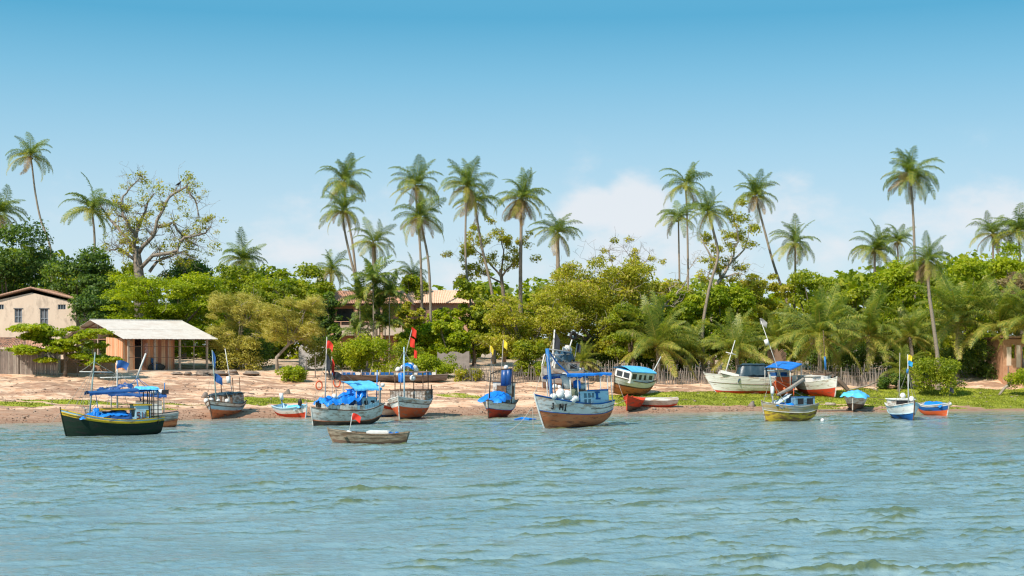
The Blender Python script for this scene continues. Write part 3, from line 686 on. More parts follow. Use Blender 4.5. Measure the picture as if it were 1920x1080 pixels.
T('front left shoulder of scrubby foliage below the palm pair', 888, 1085, 545, 690, 151, 'scrub', 'scrub', 24000, tw=40, name='scrub_tree', depth=.6, gap=.05)
T('green scrub tree leaning over the blue roofed boat', 1120, 1252, 560, 690, 153, 'scrub', 'mid', 16000, tw=25, name='scrub_tree', depth=.7)
T('yellow green tree right of the scrub dome', 1165, 1300, 508, 640, 166, 'broad', 'scrub', 9000, gap=.15, tw=14)
T('bright green tree left of the sinuous palm trunk', 1224, 1330, 530, 680, 159, 'broad', 'bright', 11000, depth=.7)
T('bright green tree right of the sinuous palm trunk', 1305, 1420, 530, 680, 160, 'broad', 'bright', 10000, depth=.7)
T('dry olive tree behind the strongly leaning palm', 1378, 1500, 496, 660, 165, 'scrub', 'scrub', 13000, tw=24, name='scrub_tree')
T('light green open tree around the thin straight palm trunk', 1452, 1600, 508, 660, 162, 'broad', 'mid', 10000, gap=.2, tw=10)
T('round green tree left of the tallest right palm', 1560, 1668, 512, 650, 166, 'broad', 'mid', 8000)
T('dense yellow green tree wrapped round the tallest right palm trunk', 1618, 1742, 478, 650, 163, 'dense', 'bright', 12000)
T('bright leafy tree behind the skirted palm', 1730, 1870, 478, 640, 168, 'broad', 'bright', 10000, gap=.1)
T('bright green tree filling the right edge of the skyline', 1822, 2000, 450, 640, 174, 'broad', 'bright', 12000, gap=.05, tw=10)
T('dry brown thicket below the right edge treetops', 1856, 1975, 502, 600, 163, 'scrub', 'brown', 9000, tw=30, name='scrub_tree')
T('olive tree outside the right edge', 1975, 2200, 470, 680, 165, 'broad', 'mid', 9000)
T('dark tree outside the left edge', -260, -50, 440, 660, 172, 'dense', 'dark', 9000, B1)
# undergrowth and bushes
UG = 'bushes along the back of the beach'
for lb, a, b, t, bo, D, col, n in [
 ('yellow green bush right of the forked pale trunk', 518, 578, 686, 716, None, 'bright', 3000),
 ('olive weeping bush filling the ground below the left feathery tree', 392, 500, 615, 706, 151, 'olive', 5000),
 ('olive bush right of the forked pale trunk, half in shade', 560, 630, 625, 690, 153, 'olive', 3000),
 ('large leafy bush under the clumping palm', 636, 742, 618, 708, 150, 'bright', 9000),
 ('round bush between the clumping palm and the second palm pair', 726, 806, 638, 708, 149, 'mid', 6000),
 ('low spreading bush behind the red and white boat', 765, 868, 662, 712, 147, 'bright', 6000),
 ('thin weedy bush growing through the dark stick fence', 845, 912, 690, 718, 146, 'scrub', 2500),
 ('dark green bush standing at the front of the scrub dome', 958, 1030, 632, 712, 148, 'mid', 6500),
 ('small lemon green shrub beside the cluttered beached boat', 1000, 1034, 684, 706, 147, 'bright', 1500),
 ('shaded undergrowth behind the feathery trees', 385, 520, 612, 706, 155, 'dark', 8000),  # shade under the trees is put into these thickets' dark leaf colour
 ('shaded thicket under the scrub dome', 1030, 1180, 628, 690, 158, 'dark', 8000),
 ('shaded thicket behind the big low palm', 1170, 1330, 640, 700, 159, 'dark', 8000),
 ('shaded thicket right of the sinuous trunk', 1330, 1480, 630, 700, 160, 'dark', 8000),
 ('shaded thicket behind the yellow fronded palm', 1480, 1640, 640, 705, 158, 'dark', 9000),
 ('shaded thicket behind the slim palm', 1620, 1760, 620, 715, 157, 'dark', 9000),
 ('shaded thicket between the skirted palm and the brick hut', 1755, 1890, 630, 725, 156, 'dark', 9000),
 ('broad leaved bush at the foot of the skirted palm', 1706, 1812, 668, 738, 143, 'mid', 8000),
 ('sunlit bush over the curved log at the right edge', 1890, 1980, 690, 738, 143, 'bright', 4500),
 ('low dark scrub at the end of the stick fence', 1640, 1722, 700, 732, 146, 'dark', 4000),
 ('low bush below the grey trunk near the centre', 690, 780, 690, 712, 147, 'scrub', 2500),
 ('green hedge under the tiled house', 600, 700, 640, 700, 157, 'mid', 5000),
]:
    if D is None: D = GD((a + b) / 2, bo)
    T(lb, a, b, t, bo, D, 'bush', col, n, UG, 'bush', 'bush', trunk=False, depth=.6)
# sea almond in front of the fence, flat tiers of big leaves
def almond():
    D = GD(122, 707); base = GAT(121, D); s = FPX / D; rs = np.random.RandomState(3); rd = random.Random(3)
    root = empty('sea_almond_tree', 'sea almond tree with flat tiers of glossy leaves before the grey plank fence', 'tree', base)
    tiers = [(60, 616, 38, 10), (98, 627, 45, 11), (130, 618, 18, 6), (55, 634, 30, 7), (38, 656, 36, 8), (75, 662, 40, 9), (150, 634, 30, 9), (185, 624, 36, 7), (110, 645, 38, 10), (140, 657, 36, 8), (180, 650, 22, 6),
             (160, 670, 34, 8), (202, 672, 22, 5), (195, 676, 30, 7), (95, 676, 26, 7), (168, 682, 20, 6), (120, 660, 30, 10)]
    L = []
    for px, py, a, b in tiers:
        for k in range(5):
            q = P(px + rd.uniform(-.7, .7) * a, py + rd.uniform(-.4, .3) * b, D + rd.uniform(-1.8, 1.8)) - base
            L.append((*q, a / s * .52, a / s * .6, b / s * .85))
    V, t = leaves_np(rs, L, 26000, .30, .55, up=.9, rnd=.6, inner=.3, lo=-.35)
    link('crown', leaf_mesh('crown', V, t), LEAF['bright'], root)
    mb = MB(); q = lambda px, py, dy=0: P(px, py, D + dy) - base
    mb.tube([Vector((0, 0, -.2)), q(123, 690), q(122, 672), q(120, 650), q(118, 630)], [.24, .17, .15, .13, .08], 8)
    for e in [(60, 622), (160, 640), (40, 660), (185, 628), (165, 676), (80, 664), (200, 676), (140, 622)]:
        mb.tube([q(122, 690 - rd.uniform(5, 50)), q((122 + e[0]) / 2, e[1] + 9, rd.uniform(-1, 1)), q(e[0], e[1] + 2, rd.uniform(-1.5, 1.5))], [.08, .06, .03], 5, False)
    link('trunk', mb.mesh('trunk', True), BARK, root)
almond()
# trees whose bare limbs show
limbtree('big old tree with thick bare twisting limbs above the umbrella tree', 186, ([(262, 525, 0), (258, 490, 0), (254, 462, 0)], .66),
  [([(256, 480, 0), (238, 445, 1), (212, 418, 1), (196, 398, 2), (182, 380, 2)], .30), ([(254, 470, 0), (252, 440, -1), (232, 405, -2), (226, 375, -1), (240, 356, 0), (262, 334, 0)], .24),
   ([(260, 475, 0), (288, 442, -1), (302, 402, -1), (318, 368, 0), (345, 350, 1), (364, 372, 1), (373, 408, 1)], .30), ([(262, 505, 0), (286, 480, -1), (330, 472, -2), (345, 446, -1), (384, 438, 0), (396, 424, 0)], .30),
   ([(280, 510, 0), (300, 486, 1), (348, 470, 2), (358, 486, 2)], .24), ([(296, 425, 0), (326, 418, 1), (350, 452, 2), (372, 462, 2)], .26), ([(250, 465, 0), (262, 420, 2), (275, 385, 2), (290, 362, 2)], .30), ([(256, 490, 0), (222, 466, -1), (204, 470, -2)], .24)],
  240, 'scrub', 6500, [(258, 418, 20, 9), (240, 430, 14, 8), (300, 352, 20, 8), (270, 372, 16, 8), (338, 372, 12, 10), (330, 410, 12, 9), (290, 460, 10, 9), (200, 468, 14, 8), (350, 395, 10, 10), (402, 462, 14, 12), (330, 490, 14, 10), (245, 385, 9, 7)], tw=8, tl=2.5, seed=5, bark=BARKM)
limbtree('open grey tree between the third palm pair and the shaggy palm', 180, ([(945, 560, 0), (940, 520, 0), (938, 505, 0)], .25),
  [([(940, 520, 0), (915, 490, 1), (895, 470, 1), (872, 455, 1)], .14), ([(940, 510, 0), (945, 470, 0), (935, 430, 0)], .14), ([(940, 520, 0), (965, 490, -1), (985, 450, -1)], .14), ([(940, 530, 0), (900, 510, -1), (868, 500, -1)], .12)],
  90, 'scrub', 6500, [(876, 470, 12, 9), (905, 452, 16, 10), (935, 436, 14, 10), (920, 484, 14, 9), (962, 470, 12, 9), (890, 502, 16, 8), (990, 460, 10, 8), (1005, 484, 12, 8), (948, 500, 14, 8)], name='open_tree', seed=8, bark=BARK)
limbtree('nearly leafless grey tree behind the scrub dome', 178, ([(1180, 560, 0), (1180, 530, 0), (1178, 515, 0)], .16),
  [([(1180, 525, 0), (1150, 500, 1), (1140, 470, 1)], .09), ([(1180, 520, 0), (1185, 490, 0), (1170, 466, 0)], .09), ([(1180, 525, 0), (1205, 500, -1), (1218, 476, -1)], .09), ([(1178, 530, 0), (1130, 515, 0), (1118, 486, 0)], .08)],
  12, 'scrub', 1100, [(1206, 506, 12, 9)], name='leafless_tree', tw=5, tl=2.4, seed=9, bark=BARK)
limbtree('pale twisted tree among the right centre palms', 168, ([(1336, 560, 0), (1340, 535, 0), (1352, 522, 0)], .26),
  [([(1348, 528, 0), (1366, 500, 0), (1376, 478, 0), (1384, 440, 0), (1376, 415, 0)], .20), ([(1352, 522, 0), (1346, 496, -1), (1326, 470, -1), (1312, 438, -1)], .20), ([(1370, 492, 0), (1396, 470, 1), (1404, 430, 1)], .14), ([(1340, 540, 0), (1325, 520, 1), (1335, 500, 1)], .14), ([(1352, 522, 0), (1378, 512, 0), (1396, 515, 0)], .12)],
  60, 'scrub', 4500, [(1392, 410, 16, 10), (1412, 430, 14, 10), (1370, 400, 14, 8), (1398, 456, 12, 10)], name='twisted_tree', tw=4, tl=2.0, seed=10)
limbtree('grey dead tree with fallen bleached branches right of the scrub dome', 158, ([(1232, 600, 0), (1246, 572, 0), (1262, 556, 0)], .16),
  [([(1250, 568, 0), (1274, 545, 0), (1284, 532, 0)], .13), ([(1246, 574, 0), (1262, 572, -1), (1276, 566, -1)], .09), ([(1262, 556, 0), (1256, 540, 1), (1272, 530, 1)], .08), ([(1284, 534, 0), (1292, 505, 0), (1310, 478, 0)], .06), ([(1240, 580, 0), (1222, 572, 0), (1214, 560, 0)], .08)],
  0, 'mid', 0, [], name='dead_tree', tw=3, tl=1.3, seed=11)
# far wood that closes the gaps
def wood():
    rs = np.random.RandomState(77); L = []
    for k in range(900):
        px = rs.uniform(-900, 2900); D = rs.uniform(196, 222)
        top = np.interp(px, [-900, 0, 150, 300, 500, 620, 760, 900, 1250, 1500, 1920, 2900], [450, 455, 490, 512, 505, 545, 545, 540, 535, 525, 475, 460])
        py = rs.uniform(top + 14, 680); q = P(px, py, D); r = rs.uniform(1.8, 3.4)
        L.append((q.x, q.y, q.z, r, r, r * .75))
    V, t = leaves_np(rs, L, 120000, .95, .7, inner=.05)
    tag(link('woodland', leaf_mesh('woodland', V, t), LEAF['mid']), 'far green woodland closing the gaps behind the palms', 'woodland', None, 'stuff')
wood()
# ------------------------------------------------------------------ buildings and fences
TILE = mat('roof_tile', (.46, .22, .13), (.62, .36, .24), 3.5, .85, .01, dirt=(.20, .13, .10), dirt_amt=.35, dirt_scale=1.5)
PLAST = mat('plaster_beige', (.68, .54, .42), (.62, .48, .37), 1.2, .9, .01, dirt=(.46, .36, .28), dirt_amt=.2, dirt_scale=.7, stretch=(1, 1, .5))
PLPINK = mat('plaster_pink', (.60, .34, .23), (.52, .29, .19), 2, .9)
GREYW = mat('grey_wood', (.27, .21, .175), (.16, .125, .105), 4, .9, .008, stretch=(1, 1, .25))
DARKG = mat('dark_glass', (.03, .035, .04), (.05, .055, .06), 2, .25)
SHUT = mat('shutter_grey', (.16, .16, .17), (.11, .11, .12), 3, .7)
def tile_slope(name, a, b, c, d, parent, n, m=TILE, kind=None):
    """half round tile rows running from the eave a-b up to the ridge d-c"""
    a, b, c, d = map(Vector, (a, b, c, d)); up = (b - a).cross(d - a).normalized(); up = up if up.z > 0 else -up; mb = MB(); nr = 8
    for i in range(n):
        r = []
        for k in range(4):
            f = (i + k / 3) / n; h = (.0, .09, .09, .0)[k]
            col = []
            for j in range(nr + 1):
                t = j / nr; col.append(a.lerp(b, f).lerp(d.lerp(c, f), t) + up * (h + (.025 if j % 2 else 0)))
            r.append(col)
        mb.grid(r)
    o = part(name, mb, m, parent); o['kind'] = 'stuff'; return o
def slab(mb, a, b, c, d, th):
    a, b, c, d = map(Vector, (a, b, c, d)); n = (b - a).cross(d - a).normalized() * th
    if n.z > 0: n = -n
    return mb.add([a, b, c, d, a + n, b + n, c + n, d + n], [(0, 1, 2, 3), (7, 6, 5, 4), (0, 4, 5, 1), (1, 5, 6, 2), (2, 6, 7, 3), (3, 7, 4, 0)])
def wall_holes(mb, x0, x1, z0, z1, y, th, holes, ztop=None):
    """front wall in the xz plane with rectangular openings; ztop(x) gives a sloped top"""
    xs_ = sorted({x0, x1, *[h[0] for h in holes], *[h[1] for h in holes]} | ({0.0} if ztop and x0 < 0 < x1 else set()))
    for i in range(len(xs_) - 1):
        a, b = xs_[i], xs_[i + 1]; hs = sorted([h for h in holes if h[0] <= a + 1e-6 and h[1] >= b - 1e-6], key=lambda h: h[2]); z = z0
        segs = []
        for h in hs: segs.append((z, h[2])); z = h[3]
        ta, tb = (ztop(a), ztop(b)) if ztop else (z1, z1)
        for s0, s1 in segs: mb.box(((a + b) / 2, y, (s0 + s1) / 2), (b - a, th, s1 - s0))
        mb.add([(a, y - th / 2, z), (b, y - th / 2, z), (b, y - th / 2, tb), (a, y - th / 2, ta), (a, y + th / 2, z), (b, y + th / 2, z), (b, y + th / 2, tb), (a, y + th / 2, ta)],
               [(0, 1, 2, 3), (7, 6, 5, 4), (3, 2, 6, 7), (0, 3, 7, 4), (1, 5, 6, 2), (0, 4, 5, 1)])
def left_house():
    D = 168; s = FPX / D; c = GAT(60, D); X = lambda px: (px - 60) / s; Z = lambda py: P(0, py, D).z - c.z
    root = empty('beige_house', 'two storey beige plastered house with tiled gable roof at the left edge', 'house', c)
    x0, x1 = X(-24), X(143.5); zt = lambda x: Z(545) - .25 - abs(x) / (X(166)) * (Z(543) - Z(566))
    holes = [(X(76), X(91), Z(611), Z(579)), (X(28), X(42), Z(605), Z(579)), (X(109), X(124), Z(580), Z(571)), (X(-6), X(8), Z(580), Z(571))]
    mb = MB(); wall_holes(mb, x0, x1, -.5, 0, 0, .25, holes, zt)
    mb.box((x1 - .125, 5.3, Z(566) / 2 - .4), (.25, 10.3, Z(566) - .2 + .5)).box((x0 + .125, 5.3, Z(566) / 2 - .4), (.25, 10.3, Z(566) - .2 + .5)).box(((x0 + x1) / 2, 10.5, Z(570) / 2), (x1 - x0, .25, Z(570)))
    part('wall', mb, PLAST, root)
    for (a, b, z0, z1), nb in zip(holes, (2, 2, 3, 3)):
        w = link('window', MB().box(((a + b) / 2, .06, (z0 + z1) / 2), (b - a - .004, .05, z1 - z0 - .004)).mesh('window'), DARKG if nb == 3 else SHUT, root)
        for k in range(nb + 1):
            x = a + .05 + (b - a - .1) * k / nb
            link('frame', MB().box((x, -.02, (z0 + z1) / 2), (.06, .08, z1 - z0 - .01)).mesh('frame'), mat('frame_blue_grey', (.30, .34, .38), (.22, .25, .28), 3, .6), w)
        if z1 - z0 > 1: 
            link('frame', MB().box(((a + b) / 2, -.02, z0 + (z1 - z0) * .42), (b - a - .15, .07, .07)).mesh('frame'), MATS['frame_blue_grey'], w)
            link('lintel', MB().box(((a + b) / 2, -.15, z1 + .04), (b - a + .25, .07, .09)).mesh('lintel'), MATS['shutter_grey'], w)
    e = X(166); zr = Z(541); ze = Z(568)
    for sg in (1, -1):
        mb = MB(); slab(mb, (0, -.42, zr), (0, 11.2, zr), (sg * e, 11.2, ze), (sg * e, -.42, ze), .06); rf = part('roof', mb, mat('roof_timber', (.30, .20, .13), (.2, .13, .08), 3, .9), root)
        tile_slope('tile_rows', (sg * e, -.45, ze + .03), (sg * e, 11.2, ze + .03), (0, 11.2, zr + .03), (0, -.45, zr + .03), root, 46)
        # verge tiles along the gable edge
        for k in range(22):
            f = k / 22; x = sg * e * (f + .5 / 22); z = zr + (ze - zr) * (f + .5 / 22)
            t = link('roof_tile', VT.mesh('roof_tile') if not VTM else VTM[0], TILE, root, M=Matrix.Translation((x, -.46, z + .07)) @ Matrix.Rotation(sg * math.atan2(zr - ze, e), 4, 'Y') @ Matrix.Scale(1, 4))
            if not VTM: VTM.append(t.data)
VT = MB().tube([(-.24, 0, 0), (.24, 0, .02)], [.11, .13], 7); VTM = []
left_house()
def house_lower():
    D = 158; c = GAT(0, D); root = empty('low_outbuilding', 'low outbuilding with a tiled lean-to roof behind the grey plank fence', 'house', c)
    s = FPX / D; X = lambda px: (px - 0) / s; Z = lambda py: P(0, py, D).z - c.z
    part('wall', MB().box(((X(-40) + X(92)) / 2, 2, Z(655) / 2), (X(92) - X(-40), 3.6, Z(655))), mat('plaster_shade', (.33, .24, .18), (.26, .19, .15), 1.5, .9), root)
    tile_slope('tile_rows', (X(-50), -.6, Z(652)), (X(100), -.6, Z(652)), (X(60), 3.6, Z(633)), (X(-40), 3.6, Z(633)), root, 44)
house_lower()
def plank_fence():
    D0 = GD(0, 703); a = GAT(-40, D0 + 1); b = GAT(108, D0 + 1); root = empty('plank_fence', 'weathered grey vertical plank fence left of the sea almond tree', 'fence', a)
    rd = random.Random(2); L = (b - a).length; n = 46; d = (b - a).normalized()
    for k in range(n):
        p = d * (L * (k + .5) / n); h = 2.35 + rd.uniform(-.12, .12)
        link('plank', MB().box((p.x, p.y + rd.uniform(-.015, .015), p.z + h / 2 - .1), (L / n * rd.uniform(.86, .97), .03, h), (0, rd.uniform(-.012, .012), 0)).mesh('plank'), (GREYW, mat('grey_wood_light', (.36, .30, .25), (.22, .18, .15), 4, .9, .008, stretch=(1, 1, .25)))[rd.random() < .3], root)
    for k in range(5):
        p = d * (L * k / 4); link('post', MB().box((p.x, p.y - .07, p.z + 1.2), (.13, .1, 2.7)).mesh('post'), MATS['grey_wood_light'], root)
    for z in (.5, 1.8): link('rail', MB().beam(Vector((0, .06, z)), d * L + Vector((0, .06, z)), .06, .09).mesh('rail'), GREYW, root)
plank_fence()
BRICK = mat('hollow_brick', (.42, .20, .11), (.52, .29, .17), 4, .9)
def brick_wall():
    D = GD(160, 700); a = GAT(111, D); b = GAT(216, D); root = empty('low_brick_wall', 'low unplastered brick wall behind the sea almond trunk', 'wall', a)
    L = (b - a).x; part('mortar', MB().box((L / 2, 0, .6), (L, .10, 1.5)), mat('mortar', (.42, .33, .25), (.35, .27, .2), 4, .95), root)
    rd = random.Random(4); rows = 7; w = .40; me = MB().box((0, 0, 0), (.38, .14, .18)).mesh('brick')
    ms = [BRICK, mat('hollow_brick_pale', (.52, .32, .20), (.42, .24, .15), 4, .9)]
    for r in range(rows):
        for k in range(int(L / w)):
            link('brick', me, BRICK, root, loc=((k + .5 + .5 * (r % 2)) * w * .985, -.01 + rd.uniform(-.012, .012), .02 + r * .2))
    link('post', MB().box((.0, -.05, .9), (.28, .25, 2.4)).mesh('post'), PLAST, root)
brick_wall()
def hut():
    D0 = GD(241, 698); c = GAT(241, D0); s = FPX / D0
    # solve the eave and gable directions from where their ends stand in the view
    th = R(40); u = Vector((math.cos(th), math.sin(th), 0)); v = Vector((-math.sin(th), math.cos(th), 0))
    def along(dirv, px):     # length along a direction until it reaches a column
        k = (px - CX) / FPX; return (k * c.y - c.x) / (dirv.x - k * dirv.y)
    Lu = along(u, 388); Lv = along(v, 131)
    root = empty('plank_hut', 'open sided plank hut with pale corrugated roof above the beach', 'hut', c, th)
    ze = P(0, 633, D0).z - c.z; dm = D0 + v.y * Lv / 2; zr = (CH - (601 - HY) * dm / FPX) - c.z
    zb = -.35
    SHEET = mat('roof_sheet', (.49, .455, .42), (.42, .385, .35), 1.5, .75, 0, spec=.2, dirt=(.42, .37, .33), dirt_amt=.3, dirt_scale=.8)
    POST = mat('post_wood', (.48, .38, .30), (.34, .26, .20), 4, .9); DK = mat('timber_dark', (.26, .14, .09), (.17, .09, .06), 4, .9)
    ou, ov = .9, .8; n = 12
    for side in (0, 1):
        for row in (0, 1):
            for k in range(n):
                x0 = -ou + (Lu + 2 * ou) * k / n; x1 = -ou + (Lu + 2 * ou) * (k + 1) / n + .04; rows_ = []
                m = 12
                for i in range(m + 1):
                    x = x0 + (x1 - x0) * i / m; col = []
                    for j in (0, 1):
                        t = (row + j) / 2 + (-.02 if j == 0 and row else 0)
                        y = (-ov + (Lv / 2 + ov) * t) if side == 0 else (Lv + ov - (Lv / 2 + ov) * t)
                        z = ze - .18 + (zr - ze + .18) * t; col.append(Vector((x, y, z + (.06 if i % 2 else 0) + (.02 if row else 0) + (.006 if k % 2 else 0) + .02)))
                    rows_.append(col)
                mb = MB().grid(rows_); part('roof_sheet', mb, SHEET, root)
    part('ridge_cap', MB().tube([(-ou, Lv / 2, zr + .06), (Lu + ou, Lv / 2, zr + .06)], .10, 6), SHEET, root)
    for t, nm in ((0, 'purlin'), (.33, 'purlin'), (.66, 'purlin')):
        for side in (0, 1):
            y = (-ov * 0 + (Lv / 2) * t) if side == 0 else Lv - (Lv / 2) * t
            part('purlin', MB().beam((-ou + .05, y, ze - .06 + (zr - ze) * t), (Lu + ou - .05, y, ze - .06 + (zr - ze) * t), .08, .10), DK, root)
    for x in (0, Lu / 2, Lu):
        for a, b in (((x, -ov + .1, ze - .24), (x, Lv / 2, zr - .12)), ((x, Lv + ov - .1, ze - .24), (x, Lv / 2, zr - .12))): part('rafter', MB().beam(a, b, .08, .12), DK, root)
        part('tie_beam', MB().beam((x, 0, ze - .15), (x, Lv, ze - .15), .09, .12), DK, root)
    up = [0] + [along(u, q) for q in (290, 337)] + [Lu]
    for y in (0.0, Lv):
        for x in up: part('post', MB().box((x, y, (ze + zb) / 2 - .1), (.19, .19, ze - zb)), POST, root)
        part('eave_beam', MB().beam((-.3, y, ze - .1), (Lu + .4, y, ze - .1), .1, .14), DK, root)
    part('post', MB().box((0, Lv / 2, (zr + zb) / 2), (.16, .16, zr - zb - .3)), POST, root)
    for q in (265, 315, 363): part('stud', MB().box((along(u, q), -.06, ze / 2 - .1), (.07, .07, ze - .2)), POST, root)
    for z in (.42, .74): part('lath', MB().beam((0, -.10, ze * z), (Lu, -.10, ze * z), .04, .05), DK, root)
    part('concrete_plinth', MB().box((Lu / 2, Lv / 2 - .2, -.22), (Lu + .8, Lv + .9, .75)), mat('plinth_grey', (.36, .31, .27), (.27, .23, .2), 2, .95), root)
    # the plank room inside: front wall with a dark doorway, and the sunlit side wall
    PL = [mat('plank_orange', (.66, .30, .15), (.54, .22, .10), 3, .8, .006, stretch=(1, 1, .2)), mat('plank_tan', (.70, .42, .25), (.56, .31, .17), 3, .8, .006, stretch=(1, 1, .2)), mat('plank_red', (.42, .18, .10), (.33, .13, .07), 3, .8, .006, stretch=(1, 1, .2))]
    rd = random.Random(6); fy = .75; xw0 = along(u, 243) - .35; xw1 = along(u, 333); dx0, dx1 = along(u, 257), along(u, 275); w = .21
    x = xw0; H = ze - .1
    while x < xw1:
        if not (dx0 < x + w / 2 < dx1): link('plank', MB().box((x + w / 2, fy + rd.uniform(-.012, .012), H / 2), (w * .96, .03, H - rd.uniform(0, .04))).mesh('plank'), rd.choice(PL), root)
        x += w
    y = fy + .02
    while y < Lv * .32:
        link('plank', MB().box((xw0 - .02 + rd.uniform(-.01, .01), y + w / 2, (H + .5 * y / Lv) / 2), (.03, w * .96, H + .5 * y / Lv)).mesh('plank'), rd.choice(PL[:2] + PL[:1]), root); y += w  # lighter planks only, so the sunlight is painted into this wall
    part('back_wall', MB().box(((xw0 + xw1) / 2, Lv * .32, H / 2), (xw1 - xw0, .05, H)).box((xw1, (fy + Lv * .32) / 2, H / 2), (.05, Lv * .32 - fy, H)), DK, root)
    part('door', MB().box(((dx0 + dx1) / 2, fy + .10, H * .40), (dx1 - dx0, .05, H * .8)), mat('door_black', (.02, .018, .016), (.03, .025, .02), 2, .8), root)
    M = root.matrix_basis
    # things in the hut
    M = Matrix.Translation(c) @ Matrix.Rotation(th, 4, 'Z')
    x = along(u, 291)
    mb = MB().box((x, .25, .62), (.50, .46, .07)).box((x + .0, .46, .98), (.5, .06, .55), (-.15, 0, 0))
    for a in (-.2, .2):
        for b in (.08, .42): mb.box((x + a, b, .33), (.05, .05, .56))
    mb.box((x - .24, .25, .85), (.05, .4, .05)).box((x + .24, .25, .85), (.05, .4, .05))
    solo('plastic_chair', mb, mat('chair_blue', (.03, .12, .28), (.02, .09, .22), 3, .5), 'blue plastic chair on the hut floor beside the second post', 'chair', M=M @ Matrix.Translation((0, -.02, .12)))
    solo('net_heap', MB().blob((x + .35, .45, .42), (.95, .3, .42), 12, 7, .12, 3), mat('net_dark', (.04, .04, .035), (.07, .06, .05), 8, .95, .03), 'dark heap of fishing net lying against the hut planks', 'net', M=M, smooth=True)
    solo('hanging_cloth', MB().grid([[Vector((along(u, 277 + 6 * i / 4), fy - .06 + .03 * math.sin(i * 2 + j), 2.9 - j * .25)) for j in range(5)] for i in range(5)]), mat('cloth_patterned', (.62, .55, .50), (.45, .12, .08), 5, .9), 'small red and white cloth hanging on the hut planks by the door', 'cloth', M=M)
hut()
def tiled_house():
    D = 168; c = GAT(690, D); s = FPX / D; X = lambda px: (px - 690) / s; Z = lambda py: P(0, py, D).z - c.z
    root = empty('tiled_house', 'pink house with wide tiled roof and shaded balcony behind the clumping palm', 'house', c)
    holes = [(X(628), X(660), Z(606), Z(578)), (X(690), X(720), Z(606), Z(578))]
    mb = MB(); wall_holes(mb, X(620), X(764), -.5, Z(566), 1.6, .25, holes); mb.box((X(620) - .13, 5, Z(566) / 2 - .3), (.25, 6.5, Z(566) + .3)).box((X(764) + .13, 5, Z(566) / 2 - .3), (.25, 6.5, Z(566) + .3))
    part('wall', mb, PLPINK, root)
    for (a, b, z0, z1) in holes: part('window', MB().box(((a + b) / 2, 1.7, (z0 + z1) / 2), (b - a, .05, z1 - z0)), DARKG, root)
    part('balcony_slab', MB().box((X(692), .7, Z(612)), (X(764) - X(620), 1.7, .3)), mat('plaster_shade2', (.50, .38, .30), (.42, .31, .24), 2, .9), root)
    part('balcony_wall', MB().box((X(692), -.1, Z(616) - .35), (X(764) - X(620), .12, .9)), mat('parapet_pale', (.62, .50, .40), (.5, .4, .32), 2, .9), root)
    part('rail', MB().box((X(692), -.1, Z(603)), (X(764) - X(620), .07, .07)), PLPINK, root)
    for k in range(9): part('baluster', MB().box((X(622 + k * 17.4), -.1, Z(608)), (.09, .09, .72)), PLPINK, root)
    for q in (623, 668, 715, 761): part('column', MB().box((X(q), -.1, (Z(571) - .5) / 2), (.32, .3, Z(571) + .5)), PLPINK, root)
    tile_slope('tile_rows', (X(608), -.8, Z(570)), (X(772), -.8, Z(570)), (X(752), 4.0, Z(543)), (X(612), 4.0, Z(543)), root, 48)
    tile_slope('tile_rows', (X(608), 9, Z(570)), (X(772), 9, Z(570)), (X(752), 4.0, Z(543)), (X(612), 4.0, Z(543)), root, 48)
    mb = MB().poly([(X(772), -.8, Z(570)), (X(752), 4, Z(543)), (X(772), 9, Z(570))]).poly([(X(608), -.8, Z(570)), (X(612), 4, Z(543)), (X(608), 9, Z(570))]); part('roof_end', mb, TILE, root)
    part('ceiling', MB().box((X(690), 3.5, Z(572) ), (X(766) - X(612), 8, .1)), mat('roof_timber', (.3, .2, .13)), root)
tiled_house()
def far_roof_house():
    D = 176; c = GAT(835, D); s = FPX / D; X = lambda px: (px - 835) / s; Z = lambda py: P(0, py, D).z - c.z
    root = empty('pale_roof_house', 'house with pale pink tiled roof seen between the palm trunks', 'house', c)
    part('wall', MB().box((X(822), 3, Z(568) / 2), (X(880) - X(764), 6, Z(568))), PLPINK, root)
    T2 = mat('roof_tile_pale', (.62, .40, .28), (.74, .52, .38), 3.5, .85)
    tile_slope('tile_rows', (X(758), -.6, Z(569)), (X(890), -.6, Z(569)), (X(872), 3.2, Z(543)), (X(764), 3.2, Z(543)), root, 36, T2)
    tile_slope('tile_rows', (X(758), 7, Z(569)), (X(890), 7, Z(569)), (X(872), 3.2, Z(543)), (X(764), 3.2, Z(543)), root, 36, T2)
    for px in (790, 830): part('window', MB().box((X(px), -.02, Z(585)), (1, .06, 1)), DARKG, root)
far_roof_house()
def brick_hut():
    D = 152; c = GAT(1905, D); s = FPX / D; X = lambda px: (px - 1905) / s; Z = lambda py: P(0, py, D).z - c.z
    root = empty('brick_hut', 'unfinished brick hut with a square opening in shade at the right edge', 'hut', c)
    mb = MB(); wall_holes(mb, X(1880), X(1960), -.4, Z(636), 0, .2, [(X(1896), X(1903), Z(672), Z(646)), (X(1915), X(1930), Z(690), Z(650))]); mb.box((X(1880) + .1, 2.6, Z(636) / 2), (.2, 5, Z(636)))
    part('wall', mb, BRICK, root); part('render_patch', MB().box((X(1891), -.115, Z(668)), (.5, .03, 2.0)).box((X(1909), -.115, Z(668)), (.45, .03, 2.4)), PLAST, root)
    part('roof', MB().box(((X(1920)), 2.3, Z(633)), (X(1965) - X(1874), 6, .2), (-.03, 0, 0)), TILE, root)
brick_hut()
